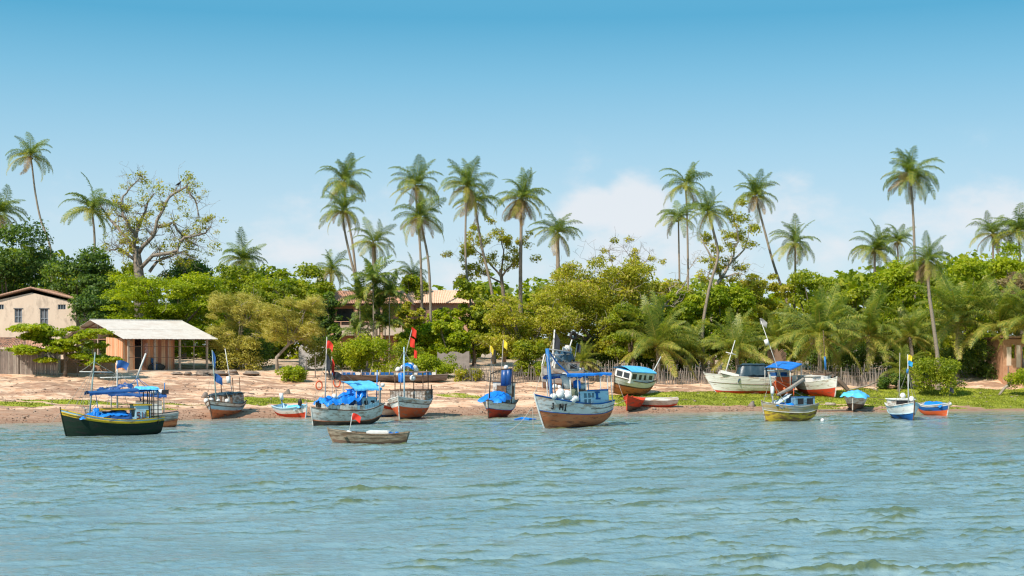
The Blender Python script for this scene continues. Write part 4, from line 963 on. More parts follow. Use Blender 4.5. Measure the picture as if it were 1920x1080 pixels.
def ruin(px0, px1, yt, D, lb, m):
    c = GAT((px0 + px1) / 2, D); s = FPX / D; w = (px1 - px0) / s; h = P(0, yt, D).z - c.z; rd = random.Random(px0); mb = MB(); n = 10
    top = [h * (1 - rd.uniform(0, .18)) for _ in range(n + 1)]
    for k in range(n):
        a = -w / 2 + w * k / n; b = a + w / n
        mb.add([(a, 0, -.4), (b, 0, -.4), (b, 0, top[k + 1]), (a, 0, top[k]), (a, .3, -.4), (b, .3, -.4), (b, .3, top[k + 1]), (a, .3, top[k])], [(0, 1, 2, 3), (7, 6, 5, 4), (3, 2, 6, 7), (0, 3, 7, 4), (1, 5, 6, 2)])
    o = link('garden_wall', mb.mesh('garden_wall'), m, None, c); tag(o, lb, 'wall')
ruin(560, 612, 646, 156, 'pale grey garden wall in dappled shade under the feathery trees', mat('wall_pale', (.55, .50, .48), (.4, .36, .34), 2, .95))
ruin(820, 880, 658, 155, 'dark grey garden wall under the vivid green shrub tree', mat('wall_grey', (.30, .26, .24), (.22, .19, .17), 2, .95))
ruin(1440, 1474, 652, 156, 'dark doorway wall of a ruined shed behind the low palms', mat('wall_shed', (.30, .19, .13), (.2, .13, .09), 2, .95))
# stick fences
STK = [mat('stick_pale', (.38, .32, .27), (.25, .205, .175), 4, .9), mat('stick_grey', (.24, .20, .175), (.14, .115, .10), 4, .9)]
def stick_fence(label, p0, p1, n, h, seed, dark=0, lean=.08):
    a = G(*p0); b = G(*p1); root = empty('stick_fence', label, 'fence', a, group='stick fences along the back of the beach'); rd = random.Random(seed)
    mm = [MB().tube([(0, 0, -.15), (rd.gauss(0, .03), rd.gauss(0, .02), .9), (rd.gauss(0, .05), 0, 1.8)], [.038, .034, .02], 5).mesh('picket') for _ in range(5)]
    ms = [m.copy() for m in mm]
    for m in mm: m.materials.append(STK[1 if dark else 0])
    for m in ms: m.materials.append(STK[1])
    for k in range(n):
        f = (k + rd.uniform(-.3, .3)) / n; x = a.x + (b.x - a.x) * f; y = a.y + (b.y - a.y) * f; q = Vector((x, y, gz(x, y))) - a
        hh = h * rd.uniform(.6, 1.2) / 1.8
        link('picket', rd.choice(mm if rd.random() < .6 else ms), None, root, M=Matrix.Translation(q) @ Matrix.Rotation(rd.gauss(0, lean), 4, 'Y') @ Matrix.Rotation(rd.uniform(0, 6), 4, 'Z') @ Matrix.Diagonal((1.1, 1.1, hh, 1)))
    for z in (.5, 1.25):
        pts = []
        for k in range(14):
            x = a.x + (b.x - a.x) * k / 13; y = a.y + (b.y - a.y) * k / 13 + .06; pts.append(Vector((x, y, gz(x, y) + z * h / 1.8 + rd.gauss(0, .03))) - a)
        link('rail', MB().tube(pts, .035, 5).mesh('rail'), STK[1], root)
stick_fence('dark low stick fence between the thin weedy bush and the white beached boat', (868, 714), (1018, 718), 70, 1.55, 1, 1, .09)
stick_fence('pale stick fence between the cluttered boat and the blue roofed boat', (1080, 716), (1200, 718), 62, 1.9, 2)
stick_fence('pale stick fence behind the big low palm, right of the blue roofed boat', (1204, 718), (1338, 720), 72, 1.8, 3)
stick_fence('stick fence hidden behind the long white beached boat', (1342, 720), (1478, 722), 64, 1.8, 4)
stick_fence('densest stick fence behind the red and white boat, fading right into scrub', (1482, 723), (1668, 728), 120, 2.0, 5, 0, .07)
stick_fence('shaded stick fence by the brick hut at the right edge', (1806, 700), (1880, 702), 40, 2.0, 6, 0, .06)
# odd posts, logs, driftwood
def log(label, pts, r, name='driftwood_log', m=None, cat='log'):
    mb = MB().tube(pts, r, 7); solo(name, mb, m or BARKP, label, cat, smooth=True)
def gp(px, py, dz=0): g = G(px, py); g.z += dz; return g
log('curved bare trunk bowing up from the turf at the right edge', [gp(1872, 741, -.1), gp(1872, 741, -.1) + Vector((.55, 0, .75)), gp(1872, 741) + Vector((1.4, .1, 1.35)), gp(1872, 741) + Vector((2.6, .2, 1.7)), gp(1872, 741) + Vector((4.0, .2, 1.75))], [.13, .15, .16, .15, .12])
log('pale short log on the turf right of the yellow boat', [gp(1548, 760, .12), gp(1566, 761, .12)], .17)
log('dark beam on the wet sand below the tarpaulin covered boat', [gp(1535, 771, .08), gp(1580, 771, .10), gp(1640, 771, .06)], .08, m=GREYW)
log('long driftwood pole lying under the skirted palm', [gp(1590, 733, .1), gp(1625, 730, .35), gp(1670, 722, .9)], [.09, .07, .04])
log('short dark log on the sand right of the bow-on grey boat', [gp(459, 738, .06), gp(477, 740, .06)], .07, m=GREYW)
log('dark stump behind the grey boat canopy posts', [gp(382, 747, .0), gp(386, 745, .35)], [.28, .2], 'tree_stump', GREYW, 'stump')
log('brown rock shaped stump on the sand above the turf hump', [gp(538, 740, -.05), gp(541, 738, .35)], [.42, .1], 'tree_stump', BARK, 'stump')
log('dark rotten stump at the turf edge left of the yellow boat', [gp(1408, 763, -.05), gp(1412, 761, .4)], [.4, .12], 'tree_stump', GREYW, 'stump')
for k, (px, py, h, lb) in enumerate([(574, 710, 2.0, 'left upright of the bare post frame behind the beach'), (591, 708, 2.2, 'right upright of the bare post frame behind the beach'), (145, 706, 1.1, 'short post beside the sea almond trunk'), (1684, 735, 1.2, 'thin stake standing in the turf left of the blue and white boat'), (1196, 656, 3, 'white post standing in the shade of the scrub dome'), (1890, 730, 2.4, 'thin pale stake under the dark palms at the right')]):
    g = G(px, max(py, 690)); solo('wooden_post', MB().tube([g, g + Vector((.03, 0, h))], .06, 6), GREYW if k != 4 else STK[0], lb, 'post')
# weathered boulders of concrete rubble at the hut's foot
for k, (px, py, s_) in enumerate([(352, 703, .5), (378, 705, .7), (410, 704, .8), (436, 702, .6), (472, 704, .75), (330, 703, .4)]):
    g = G(px, py); solo('rubble_heap', MB().blob(g + Vector((0, 0, s_ * .25)), (s_ * (.8 + .3 * (k % 3)), s_ * .8, s_ * (.35 + .12 * (k % 2))), 10, 6, .38, k), mat('rubble', (.26, .20, .16), (.15, .115, .09), 2, .95, .05),
        ['rubble heap at the right end of the hut plinth', 'rubble heap under the last hut post', 'larger rubble heap right of the hut roof end', 'low rubble heap behind the bow-on grey boat mast', 'long rubble heap below the feathery trees', 'small rubble heap before the hut plinth'][k], 'rubble', 'grey rubble heaps along the bank', M=None)
# ------------------------------------------------------------------ boats
def paint(name, c, d=(.16, .10, .06), amt=.38, c2=None, rough=.55): return mat(name, c, c2 or tuple(v * .82 for v in c), 1.6, .8, .006, spec=.15, dirt=d, dirt_amt=amt, dirt_scale=2.4, stretch=(.35, 1, 1.6))
WHITE = paint('paint_white', (.80, .78, .74), (.46, .36, .28), .2); WHITED = paint('paint_worn_white', (.70, .67, .61), (.36, .26, .19), .34)
LBLUE = paint('paint_light_blue', (.42, .62, .72), (.30, .30, .28), .2); BLUE = paint('paint_blue', (.02, .12, .36), (.05, .05, .06), .25)
RED = paint('paint_red', (.62, .07, .03), (.22, .08, .05), .25); ORANGE = paint('paint_orange_red', (.75, .13, .04), (.40, .18, .11), .28)
RUST = paint('paint_rust_brown', (.62, .155, .055), (.26, .09, .05), .22, (.64, .24, .11)); GREEN = paint('paint_dark_green', (.012, .028, .018), (.03, .03, .025), .3, (.018, .035, .022))
YEL = paint('paint_yellow', (.72, .47, .03), (.20, .12, .05), .35); YELW = paint('paint_yellow_worn', (.70, .47, .05), (.20, .11, .05), .5)
GREYB = paint('boat_grey_wood', (.44, .40, .36), (.20, .14, .10), .5, (.56, .52, .48)); BROWN = paint('boat_brown', (.20, .12, .08), (.09, .06, .045), .5)
DECK = mat('deck_wood', (.30, .24, .19), (.20, .16, .13), 4, .9, .01, stretch=(.3, 2, 1)); TEAL = mat('mast_teal', (.18, .30, .28), (.30, .36, .33), 6, .6)
POLE = mat('pole_grey', (.48, .44, .40), (.32, .29, .26), 6, .7); POLEW = mat('pole_white', (.68, .66, .62), (.52, .5, .46), 6, .6); POLEB = mat('pole_blue', (.02, .13, .38), (.03, .18, .42), 6, .5); BLACK = mat('black_paint', (.015, .014, .014), (.03, .025, .025), 5, .6)
def tarpmat(name, c, c2=None): return mat(name, c, c2 or tuple(min(1, v * 1.35 + .01) for v in c), 1.3, .38, .05, spec=.5, bscale=2.6)
TBLUE = tarpmat('tarp_blue', (.004, .165, .58)); TLIGHT = tarpmat('tarp_light_blue', (.09, .42, .78)); TDARK = tarpmat('tarp_dark', (.015, .035, .05)); TNAVY = tarpmat('tarp_navy', (.008, .055, .20))
ROPE = mat('rope', (.40, .36, .30), (.25, .22, .18), 8, .9); BUOYM = mat('buoy_white', (.74, .73, .70), (.60, .58, .54), 3, .5); ORNG = mat('ring_orange', (.75, .12, .03), (.6, .09, .03), 3, .5)
FRED = mat('flag_red', (.68, .035, .015), (.55, .025, .012), 2, .8); FBLK = mat('flag_black', (.012, .014, .02), (.025, .03, .04), 2, .8); FBLU = mat('flag_blue', (.01, .06, .22), (.015, .09, .28), 2, .8); FYEL = mat('flag_yellow', (.75, .55, .03), (.65, .45, .03), 2, .8)
class Boat:
    def __init__(s, name, label, px, py, D, head, L, B, H, bow=.7, st=.2, rake=.7, tr=.72, vee=.5, wl=.35, roll=0, pitch=0, group='wooden fishing boats along the shore', z=None, cat='boat', sc=1):
        s.L, s.B, s.H, s.bow, s.st, s.rake, s.tr, s.vee = L, B, H, bow, st, rake, tr, vee
        loc = P(px, py, D); loc.z = z if z is not None else -wl
        s.D = D
        s.root = empty(name, label, cat, loc, 0, group)
        s.M = Matrix.Translation(loc) @ Matrix.Rotation(R(head), 4, 'Z') @ Matrix.Rotation(R(roll), 4, 'X') @ Matrix.Rotation(R(pitch), 4, 'Y')
        s.root.rotation_euler = s.M.to_euler(); sc = sc if isinstance(sc, tuple) else (sc, sc, sc); s.root.scale = sc; s.M = s.M @ Matrix.Diagonal((*sc, 1)); s.Mi = s.M.inverted()
    def w(s, px, py, dD=0): return s.Mi @ P(px, py, s.D + dD)      # a sighted point in boat space
    def prof(s, t):
        f = s.tr + (1 - s.tr) * math.sin(min(t / .42, 1) * math.pi / 2) if t < .42 else max(0, 1 - ((t - .42) / .58) ** 2.3)
        b = s.B / 2 * f
        zs = s.H + (s.bow * ((t - .35) / .65) ** 2 if t > .35 else s.st * ((.35 - t) / .35) ** 1.6)
        zk = .14 * max(0, (.25 - t) / .25) ** 2 * s.H * 2 + .10 * max(0, (t - .85) / .15) ** 2
        return b, zs, zk
    def pt(s, t, v, side=1, off=0):
        b, zs, zk = s.prof(t); e = s.vee + .55 * max(0, (t - .4) / .6)
        x = -s.L / 2 + t * (s.L - s.rake) + s.rake * v * (t ** 3) - .12 * v * (1 - t) ** 3 * 1.5
        y = (b + (off if b > .02 else 0)) * (v ** e if v > 0 else 0); z = zk + (zs - zk) * v ** 1.15
        if t > .97: y = max(y, .02)
        return Vector((x, side * y, z))
    def top(s, x, side=0):             # deck-edge height at a local x
        t = min(1, max(0, (x + s.L / 2) / (s.L - s.rake * .3))); return s.prof(t)[1]
    def add(s, name, mb, m, smooth=False, label=None, parent=None):
        return part(name, mb, m, parent or s.root, smooth, label)
    def hull(s, bands, deck=.78, rail=None, ns=26, planks=True, deckm=None, stem=None):
        """bands: (v0, v1, material, part name, strakes)"""
        for (v0, v1, m, nm, k) in bands:
            mb = MB()
            for side in (1, -1):
                for q in range(k):
                    a = v0 + (v1 - v0) * q / k; b = v0 + (v1 - v0) * (q + 1) / k; off = .014 * (q % 2) if planks else 0
                    rows = []
                    for i in range(ns + 1):
                        t = i / ns; rows.append([s.pt(t, a + (b - a) * j / 2, side, off if 0 < t < 1 else 0) for j in range(3)])
                    mb.grid(rows)
            tv = [a for a in [v0 + (v1 - v0) * j / 3 for j in range(4)]]
            mb.grid([[s.pt(0, a, -1), s.pt(0, a, 0), s.pt(0, a, 1)] for a in tv])
            s.add(nm, mb, m, False)
        # inner face of the bulwark and the deck
        mi = bands[-1][2]; mb = MB()
        for side in (1, -1): mb.grid([[s.pt(i / ns, 1, side, -.06), s.pt(i / ns, deck, side, -.07)] for i in range(ns)])
        s.add('bulwark', mb, mi)
        mb = MB().grid([[s.pt(i / ns, deck, -1, -.05), s.pt(i / ns, deck, 0) + Vector((0, 0, .03)), s.pt(i / ns, deck, 1, -.05)] for i in range(ns + 1)])
        s.add('deck', mb, deckm or DECK)
        rail = rail or mi
        for side in (1, -1):
            mb = MB(); pr = [s.pt(i / ns, 1, side, -.02) + Vector((0, 0, .02)) for i in range(ns + 1)]
            for i in range(ns): mb.beam(pr[i], pr[i + 1], .10, .06)
            s.add('gunwale', mb, rail)
        pts = [s.pt(1, v / 8, 0) + Vector((.03, 0, 0)) for v in range(9)]; pts[-1].z += .14
        s.add('stem_post', MB().tube(pts, .055, 5), stem or rail)
    def strip(s, v, m, h=.07, name='rub_rail', t0=0, t1=1, out=.03):
        for side in (1, -1):
            mb = MB(); n = 24; pr = [s.pt(t0 + (t1 - t0) * i / n, v, side, out) for i in range(n + 1)]
            for i in range(n): mb.beam(pr[i], pr[i + 1], .04, h)
            s.add(name, mb, m)
    def box(s, name, c, size, m, rot=None): return s.add(name, MB().box(c, size, rot), m)
    def pole(s, name, a, b, r, m, n=6, r2=None): return s.add(name, MB().tube([a, (Vector(a) + Vector(b)) / 2, b], [r, (r + (r2 or r)) / 2, r2 or r], n), m, True)
    def rope(s, a, b, sag=.05, r=.014, m=None):
        a, b = Vector(a), Vector(b); pts = [a.lerp(b, i / 6) - Vector((0, 0, sag * (1 - (i / 3 - 1) ** 2))) for i in range(7)]
        return s.add('rope', MB().tube(pts, r, 4), m or ROPE)
    def flag(s, a, w, h, m, seed=1, sag=.3, label=None, dirx=None):
        rd = random.Random(seed); a = Vector(a); d = s.Mi.to_3x3() @ Vector(dirx or (1, -.25, 0)); d.normalize(); dn = s.Mi.to_3x3() @ Vector((0, 0, -1)); nn = d.cross(dn); rows = []
        for i in range(8):
            f = i / 7; rows.append([a + d * w * f * (1 - .12 * j / 4) + dn * (h * j / 4 * (1 - .15 * f) + sag * w * f * f + .04 * math.sin(5 * f + seed)) + nn * (.10 * w * math.sin(6 * f + j * .8 + seed)) for j in range(5)])
        return s.add('flag', MB().grid(rows), m, True, label)
    def cabin(s, x0, x1, w, h, m, roofm=None, wins=(), z=None, taper=.04, roof_over=.12, name='cabin', winm=None):
        """boxy wheelhouse with window openings cut through; wins: (side, a, b, z0, z1) fractions"""
        z = s.prof(.35)[1] - .12 if z is None else z; hw = w / 2; g = [MB()]
        def wall(p0, p1, hs, dy):
            p0, p1 = Vector(p0), Vector(p1); d = p1 - p0; n = Vector((d.y, -d.x, 0)).normalized() * .03
            xs_ = sorted({0, 1, *[q[0] for q in hs], *[q[1] for q in hs]})
            for i in range(len(xs_) - 1):
                a, b = xs_[i], xs_[i + 1]; cuts = sorted([q for q in hs if q[0] <= a + 1e-6 and q[1] >= b - 1e-6], key=lambda q: q[2]); zz = 0; sg = []
                for q in cuts: sg.append((zz, q[2])); zz = q[3]
                sg.append((zz, 1))
                for z0, z1 in sg:
                    A, B = p0 + d * a, p0 + d * b; c = (A + B) / 2 + Vector((0, 0, h * (z0 + z1) / 2))
                    v = [A + n, B + n, B - n, A - n]; g[0].add([q + Vector((0, 0, h * zf)) for zf in (z0, z1) for q in v], [(0, 3, 2, 1), (4, 5, 6, 7), (0, 1, 5, 4), (1, 2, 6, 5), (2, 3, 7, 6), (3, 0, 4, 7)])
        cor = {'l': ((x0, hw, z), (x1, hw, z)), 'r': ((x0, -hw, z), (x1, -hw, z)), 'f': ((x1, -hw + .03, z), (x1, hw - .03, z)), 'b': ((x0, -hw + .03, z), (x0, hw - .03, z))}
        for k, (a, b) in cor.items(): wall(a, b, [q[1:] for q in wins if q[0] == k], 0)
        cb = s.add(name, g[0], m)
        if wins and winm:
            for q in wins:
                a, b = map(Vector, cor[q[0]]); d = b - a; A, B = a + d * q[1], a + d * q[2]; s.add('window', MB().poly([A + Vector((0, 0, h * q[3])), B + Vector((0, 0, h * q[3])), B + Vector((0, 0, h * q[4])), A + Vector((0, 0, h * q[4]))]), winm)
        s.box('cabin_roof', ((x0 + x1) / 2, 0, z + h + .035), (x1 - x0 + 2 * roof_over, w + 2 * roof_over, .07), roofm or m)
        return z + h
    def canopy(s, x0, x1, w, z, m, posts=(), *, tilt=0, pm=None, **k_):
        return s.canopy_(x0, x1, w, z, m, posts, pm or POLE, tilt=tilt, **k_)
    def canopy_(s, x0, x1, w, z, m, posts=(), pm=POLE, sag=.05, slope=0, thick=.05, drape=.12, pr=.035, seed=1, zb=None, name='canopy', tilt=0):
        rd = random.Random(seed); mb = MB(); n = 16; k = 8; rows = []
        for i in range(n + 1):
            f = i / n; x = x0 + (x1 - x0) * f; r = [Vector((x, -w / 2, z + slope * f - tilt * -w / 2 - drape * rd.uniform(.5, 1.3)))]
            for j in range(k + 1):
                g = j / k; yy = -w / 2 + w * g; r.append(Vector((x, yy, z - tilt * yy + slope * f + .10 * math.sin(math.pi * g) - sag * abs(math.sin(f * math.pi * 3)) * rd.uniform(.4, 1))))
            r.append(Vector((x, w / 2, z - tilt * w / 2 + slope * f - drape * rd.uniform(.5, 1.3)))); rows.append(r)
        mb.grid(rows); mb.grid([[q - Vector((0, 0, thick)) for q in r] for r in rows])
        s.add(name, mb, m, True)
        for x in posts:
            for sd in (1, -1):
                zz = z + slope * (x - x0) / (x1 - x0)
                s.pole('post', (x, sd * (w / 2 - .05), (zb if zb is not None else s.top(x) - .15)), (x, sd * (w / 2 - .05), zz - .02 - tilt * sd * (w / 2 - .05)), pr, pm)
        for sd in (1, -1): s.add('canopy_rail', MB().beam((x0, sd * (w / 2 - .05), z - .05 - tilt * sd * w / 2), (x1, sd * (w / 2 - .05), z + slope - .05 - tilt * sd * w / 2), .05, .05), pm)
    def solo(s, name, mb, m, label, cat, group=None, smooth=True): return solo(name, mb, m, label, cat, group, smooth, s.M)
    def tarp(s, x0, x1, y0, y1, zf, m, label, seed=1, crumple=.06, n=(26, 16), name='tarpaulin', group='blue tarpaulins on the boats', hang=None):
        rd = random.Random(seed); rows = []
        for i in range(n[0] + 1):
            r = []
            for j in range(n[1] + 1):
                u = i / n[0]; v = j / n[1]; e = min(u, 1 - u, v, 1 - v)
                x = x0 + (x1 - x0) * u + .10 * mnoise.noise((u * 4, v * 5, seed)) ; y = y0 + (y1 - y0) * v + .08 * mnoise.noise((u * 5, v * 4, seed + 9))
                f = mnoise.fractal((u * 5, v * 4, seed * 3.1), .8, 2.1, 4); z = zf(u, v) + crumple * 1.6 * f + crumple * abs(mnoise.noise((u * 9 + v * 3, v * 3 - u * 2, seed)))
                z -= max(0, .07 - e) * (hang or 2.5); r.append(Vector((x, y, z)))
            rows.append(r)
        mb = MB().grid(rows); return s.solo(name, mb, m, label, 'tarpaulin', group)
    def letters(s, text, t, v, w, h, m, side):
        S = {'J': [((.9, 1), (.5, 1)), ((.7, 1), (.7, .15)), ((.7, .15), (.4, 0)), ((.4, 0), (.1, .2))], 'M': [((0, 0), (.05, 1)), ((.05, 1), (.5, .4)), ((.5, .4), (.95, 1)), ((.95, 1), (1, 0))], 'I': [((.2, 1), (.8, 1)), ((.5, 1), (.5, 0)), ((.2, 0), (.8, 0))],
             'S': [((.9, .9), (.15, .9)), ((.15, .9), (.15, .52)), ((.15, .52), (.85, .52)), ((.85, .52), (.85, .08)), ((.85, .08), (.1, .08))], 'U': [((.1, 1), (.1, .1)), ((.1, .1), (.85, .1)), ((.85, .1), (.85, 1))]}
        for i, ch in enumerate(text):
            if ch == ' ': continue
            mb = MB()
            for a, b in S[ch]:
                p = []
                for (lx, lz) in (a, b):
                    xx = (i * 1.35 + lx) * w; tt = t - side_sign(side) * xx / s.L; p.append(s.pt(tt, v + lz * h / max(.2, s.prof(tt)[1]), side, .045))
                mb.beam(p[0], p[1], .07, .07)
            s.add('letter', mb, m)
def side_sign(side): return 1 if side > 0 else -1
def bags(b, spots, m, label, cat='bag', name='plastic_bag', group=None, seed=1):
    for k, (x, y, z, r) in enumerate(spots): b.solo(name, MB().blob((x, y, z), (r, r * .9, r * .8), 9, 6, .14, seed + k), m, label[k] if isinstance(label, list) else label, cat, group)
def ring(b, c, R_, label, ax): b.solo('life_ring', MB().torus(c, R_, .075, ax, 16, 7), ORNG, label, 'life ring')
def motor_pole(b, p, m, label, h=.55): b.solo('float_canister', MB().tube([Vector(p), Vector(p) + Vector((0, 0, h))], [.16, .16], 9), m, label, 'canister')

# 1 dark green boat ------------------------------------------------------------
b = Boat('fishing_boat', 'dark green fishing boat with yellow stripe and blue canopy, leftmost on the water', 208, 818, 96.5, 208, 7.9, 2.6, 1.38, bow=.78, st=.10, rake=.55, tr=.62, vee=.42, wl=.33, sc=(.84, .95, 1))
b.hull([(0, .84, GREEN, 'hull', 5), (.84, .92, YEL, 'yellow_band', 1), (.92, 1.0, LBLUE, 'bulwark_band', 1)], .72, YEL, stem=GREEN)
b.strip(.92, YEL, .06)
zc = 1.15
b.box('coaming', (-.7, 0, zc + .18), (3.9, 1.55, .45), LBLUE); b.cabin(-2.95, -1.75, 1.65, 1.18, LBLUE, YEL, [('l', .10, .30, .35, .75), ('b', .3, .7, 0, .8)], z=zc, winm=YEL)
b.box('hatch_roof', (-.6, 0, zc + .95), (3.2, 1.7, .09), YEL)
for x in (.9, -1.4):
    for sd in (1, -1): b.pole('post', (x, sd * .75, zc), (x, sd * .75, zc + .92), .03, POLEB)
b.canopy(-3.55, 1.9, 1.9, 3.48, TNAVY, (), pm=POLEB, sag=.05, slope=-.22, drape=.16, seed=3); 
for x in (-2.85, -3.2, -3.55):
    for sd in (1, -1): b.pole('post', (x, sd * .9, 1.05), (x, sd * .9, 3.42), .045, BLACK)
b.tarp(-3.75, -2.0, -1.0, 1.0, lambda u, v: 3.58, TLIGHT, 'light blue sheet over the stern end of the dark green boat canopy', 4, .03)
m0 = b.w(162, 776); m1 = b.w(177, 664)
b.pole('mast', (m0.x, 0, 1.2), (m0.x - .5, 0, 5.95), .075, TEAL, 8, .045)
b.pole('yard', (m0.x + .75, .1, 4.65), (m0.x - 1.9, -.1, 4.6), .035, POLEW)
for e in ((3.8, 0, 2.0), (2.9, .9, 1.75), (2.9, -.9, 1.75), (2.2, 1.1, 1.6), (2.2, -1.1, 1.6)): b.rope((m0.x - .35, 0, 4.9), e)
for e in ((m0.x + .75, .1, 4.65), (m0.x - 1.9, -.1, 4.6)): b.rope((m0.x - .42, 0, 5.35), e)
b.rope((m0.x - .42, 0, 5.3), (-3.4, 0, 3.1)); b.pole('pole', (1.0, .5, 1.4), (1.35, .4, 3.4), .03, POLEB)
b.tarp(-1.2, 2.6, -.75, .85, lambda u, v: 1.88 + .12 * math.sin(v * 3) - .25 * u, TBLUE, 'rumpled blue tarpaulin along the cabin top of the dark green boat', 7, .09)
b.tarp(-1.5, .3, .70, 1.0, lambda u, v: 1.9 - v * .75, TNAVY, 'navy cloth hanging from the hatch roof of the dark green boat', 8, .05, (10, 8))
b.tarp(1.05, 1.55, .45, .75, lambda u, v: 2.25 - v * .45, TBLUE, 'small blue bundle tied to the forward pole of the dark green boat', 9, .06, (8, 6))
b.box('fish_crate', (1.6, .35, 1.5), (1.0, .6, .35), RED)
for q in range(2):
    ch = 'SU'[q]; mb = MB(); S_ = {'S': [((.9, .9), (.15, .9)), ((.15, .9), (.15, .52)), ((.15, .52), (.85, .52)), ((.85, .52), (.85, .08)), ((.85, .08), (.1, .08))], 'U': [((.1, 1), (.1, .1)), ((.1, .1), (.85, .1)), ((.85, .1), (.85, 1))]}[ch]
    for a_, c_ in S_: mb.beam((-1.82 - q * .44 - a_[0] * .30, .88, 1.42 + a_[1] * .48), (-1.82 - q * .44 - c_[0] * .30, .88, 1.42 + c_[1] * .48), .03, .085)
    b.add('letter', mb, mat('letter_maroon', (.12, .02, .02), (.1, .02, .02), 3, .6))
b.rope((4.0, 0, 1.9), (7.5, 1.5, .3), .5)
# 2 boat behind it --------------------------------------------------------------
b = Boat('fishing_boat', 'boat half hidden behind the dark green one, white mast with navy flag', 245, 790, 106, 195, 6.6, 2.3, 1.2, bow=.5, wl=.3)
b.hull([(0, .6, RUST, 'hull', 3), (.6, 1, GREYB, 'bulwark_band', 2)], .75, GREYB)
b.box('cabin', (-1.3, 0, 1.75), (1.9, 1.5, 1.0), GREYB)
for z in (1.45, 1.75, 2.05): b.box('cabin_plank', (-1.3, .765, z), (1.9, .03, .2), WHITED)
b.canopy(-2.6, 1.6, 1.7, 2.65, TNAVY, (-2.4, 1.4), pm=POLE, sag=.05, slope=.2, zb=1.1, seed=8)
b.pole('mast', (.95, 0, 1.1), (.98, 0, 5.25), .07, POLEW, 8, .045); b.pole('yard', (2.2, 0, 4.0), (-.6, 0, 4.05), .04, POLEW)
b.flag((.98, 0, 5.3), .95, .6, FBLU, 2, .25); b.pole('boom', (-.4, 0, 3.9), (-1.1, 0, 5.8), .07, POLEW); b.pole('pole', (-.8, .1, 1.8), (-.4, 0, 4.1), .05, POLEB)
for e in ((2.9, .2, 1.5), (1.9, .9, 1.3), (-2, .8, 1.2), (0, -.9, 1.2)): b.rope((.97, 0, 4.6), e)
for e in ((-2.2, .5, 2.7), (-1.6, -.6, 2.7), (.6, .5, 2.7)): b.rope((-.45, 0, 4.0), e, .02, .02, POLEB)
b.pole('boom', (2.5, 0, 3.15), (-.4, 0, 3.6), .05, POLE)
b.tarp(-.2, 2.4, -.3, .3, lambda u, v: 3.45 - .35 * u + .1 * math.sin(7 * u), TNAVY, 'navy sail cloth furled along the boom behind the dark green boat', 12, .12)
bags(b, [(-1.7, .2, 2.95, .3), (-2.2, .0, 2.92, .26)], BUOYM, ['left white sack on the canopy behind the dark green boat', 'right white sack on the canopy behind the dark green boat'], 'sack', 'sack')
b.box('crate', (-2.5, .2, 2.92), (.5, .5, .3), BLACK); b.pole('pole', (-2.45, .3, 2.7), (-2.45, .3, 3.6), .04, POLEB)
# 3 bow-on grey boat --------------------------------------------------------------
b = Boat('fishing_boat', 'bow-on grey and rust boat with thin masts resting at the water edge left of centre', 418, 783, 120.5, -97, 7.0, 2.9, 1.25, bow=.55, st=.25, rake=.6, tr=.8, wl=.12, roll=3, sc=.93)
b.hull([(0, .62, RUST, 'hull', 4), (.62, .82, LBLUE, 'blue_band', 1), (.82, 1, WHITED, 'bulwark_band', 2)], .8, BROWN, stem=BROWN)
b.strip(.82, BROWN, .07); b.strip(.62, WHITED, .05)
b.cabin(-2.9, .3, 2.2, .95, GREYB, BLACK, [('f', .12, .42, .35, .8), ('f', .58, .88, .35, .8)], z=1.25, winm=BLACK)
for k in range(9): b.box('cabin_plank', (.36, -1.0 + k * .25, 1.7), (.03, .2, .85), GREYB if k % 2 else BROWN)
b.tarp(-3, .5, -1.25, 1.25, lambda u, v: 2.32, TDARK, 'dark sheet crumpled over the cabin roof of the bow-on grey boat', 21, .09, group='dark sheets on the boats')
b.pole('mast', (1.55, 0, 1.2), (1.2, -.28, 6.3), .07, TEAL, 8, .04); b.pole('pole', (-1.5, .5, 2.3), (-1.3, .1, 6.4), .035, POLEW)
for x, y in ((-2.6, .9), (-2.6, -.9), (-.6, .9), (-.6, -.2)): b.pole('post', (x, y, 2.2), (x, y, 3.7), .035, BROWN)
b.add('rail', MB().beam((-2.6, .9, 3.2), (-.6, .9, 3.2), .04).beam((-2.6, -.9, 3.2), (-2.6, .9, 3.2), .04), BROWN)
b.flag((1.22, -.27, 6.2), .35, 1.1, FBLU, 3, 1.6, 'dark blue furled flag'); b.flag((1.3, -.2, 4.2), .9, .7, FBLU, 5, .5)
for e in ((1.2, 1.2, 1.5), (1.2, -1.2, 1.5), (3.2, 0, 1.8)): b.rope((1.25, -.2, 5.0), e)
b.solo('float_canister', MB().tube([(-.5, .55, 3.2), (-.5, .55, 3.85)], .2, 10), BUOYM, 'white canister standing on the cabin of the bow-on grey boat', 'canister')
bags(b, [(1.1, -1.1, 1.75, .28), (1.2, .9, 1.65, .24), (1.9, .3, 1.72, .2), (.9, -.7, 1.8, .26)], BUOYM, ['white float at the left bulwark of the bow-on grey boat', 'white float at the right bulwark of the bow-on grey boat', 'small white float by the stem of the bow-on grey boat', 'white float by the cabin front of the bow-on grey boat'], 'float', 'net_float')
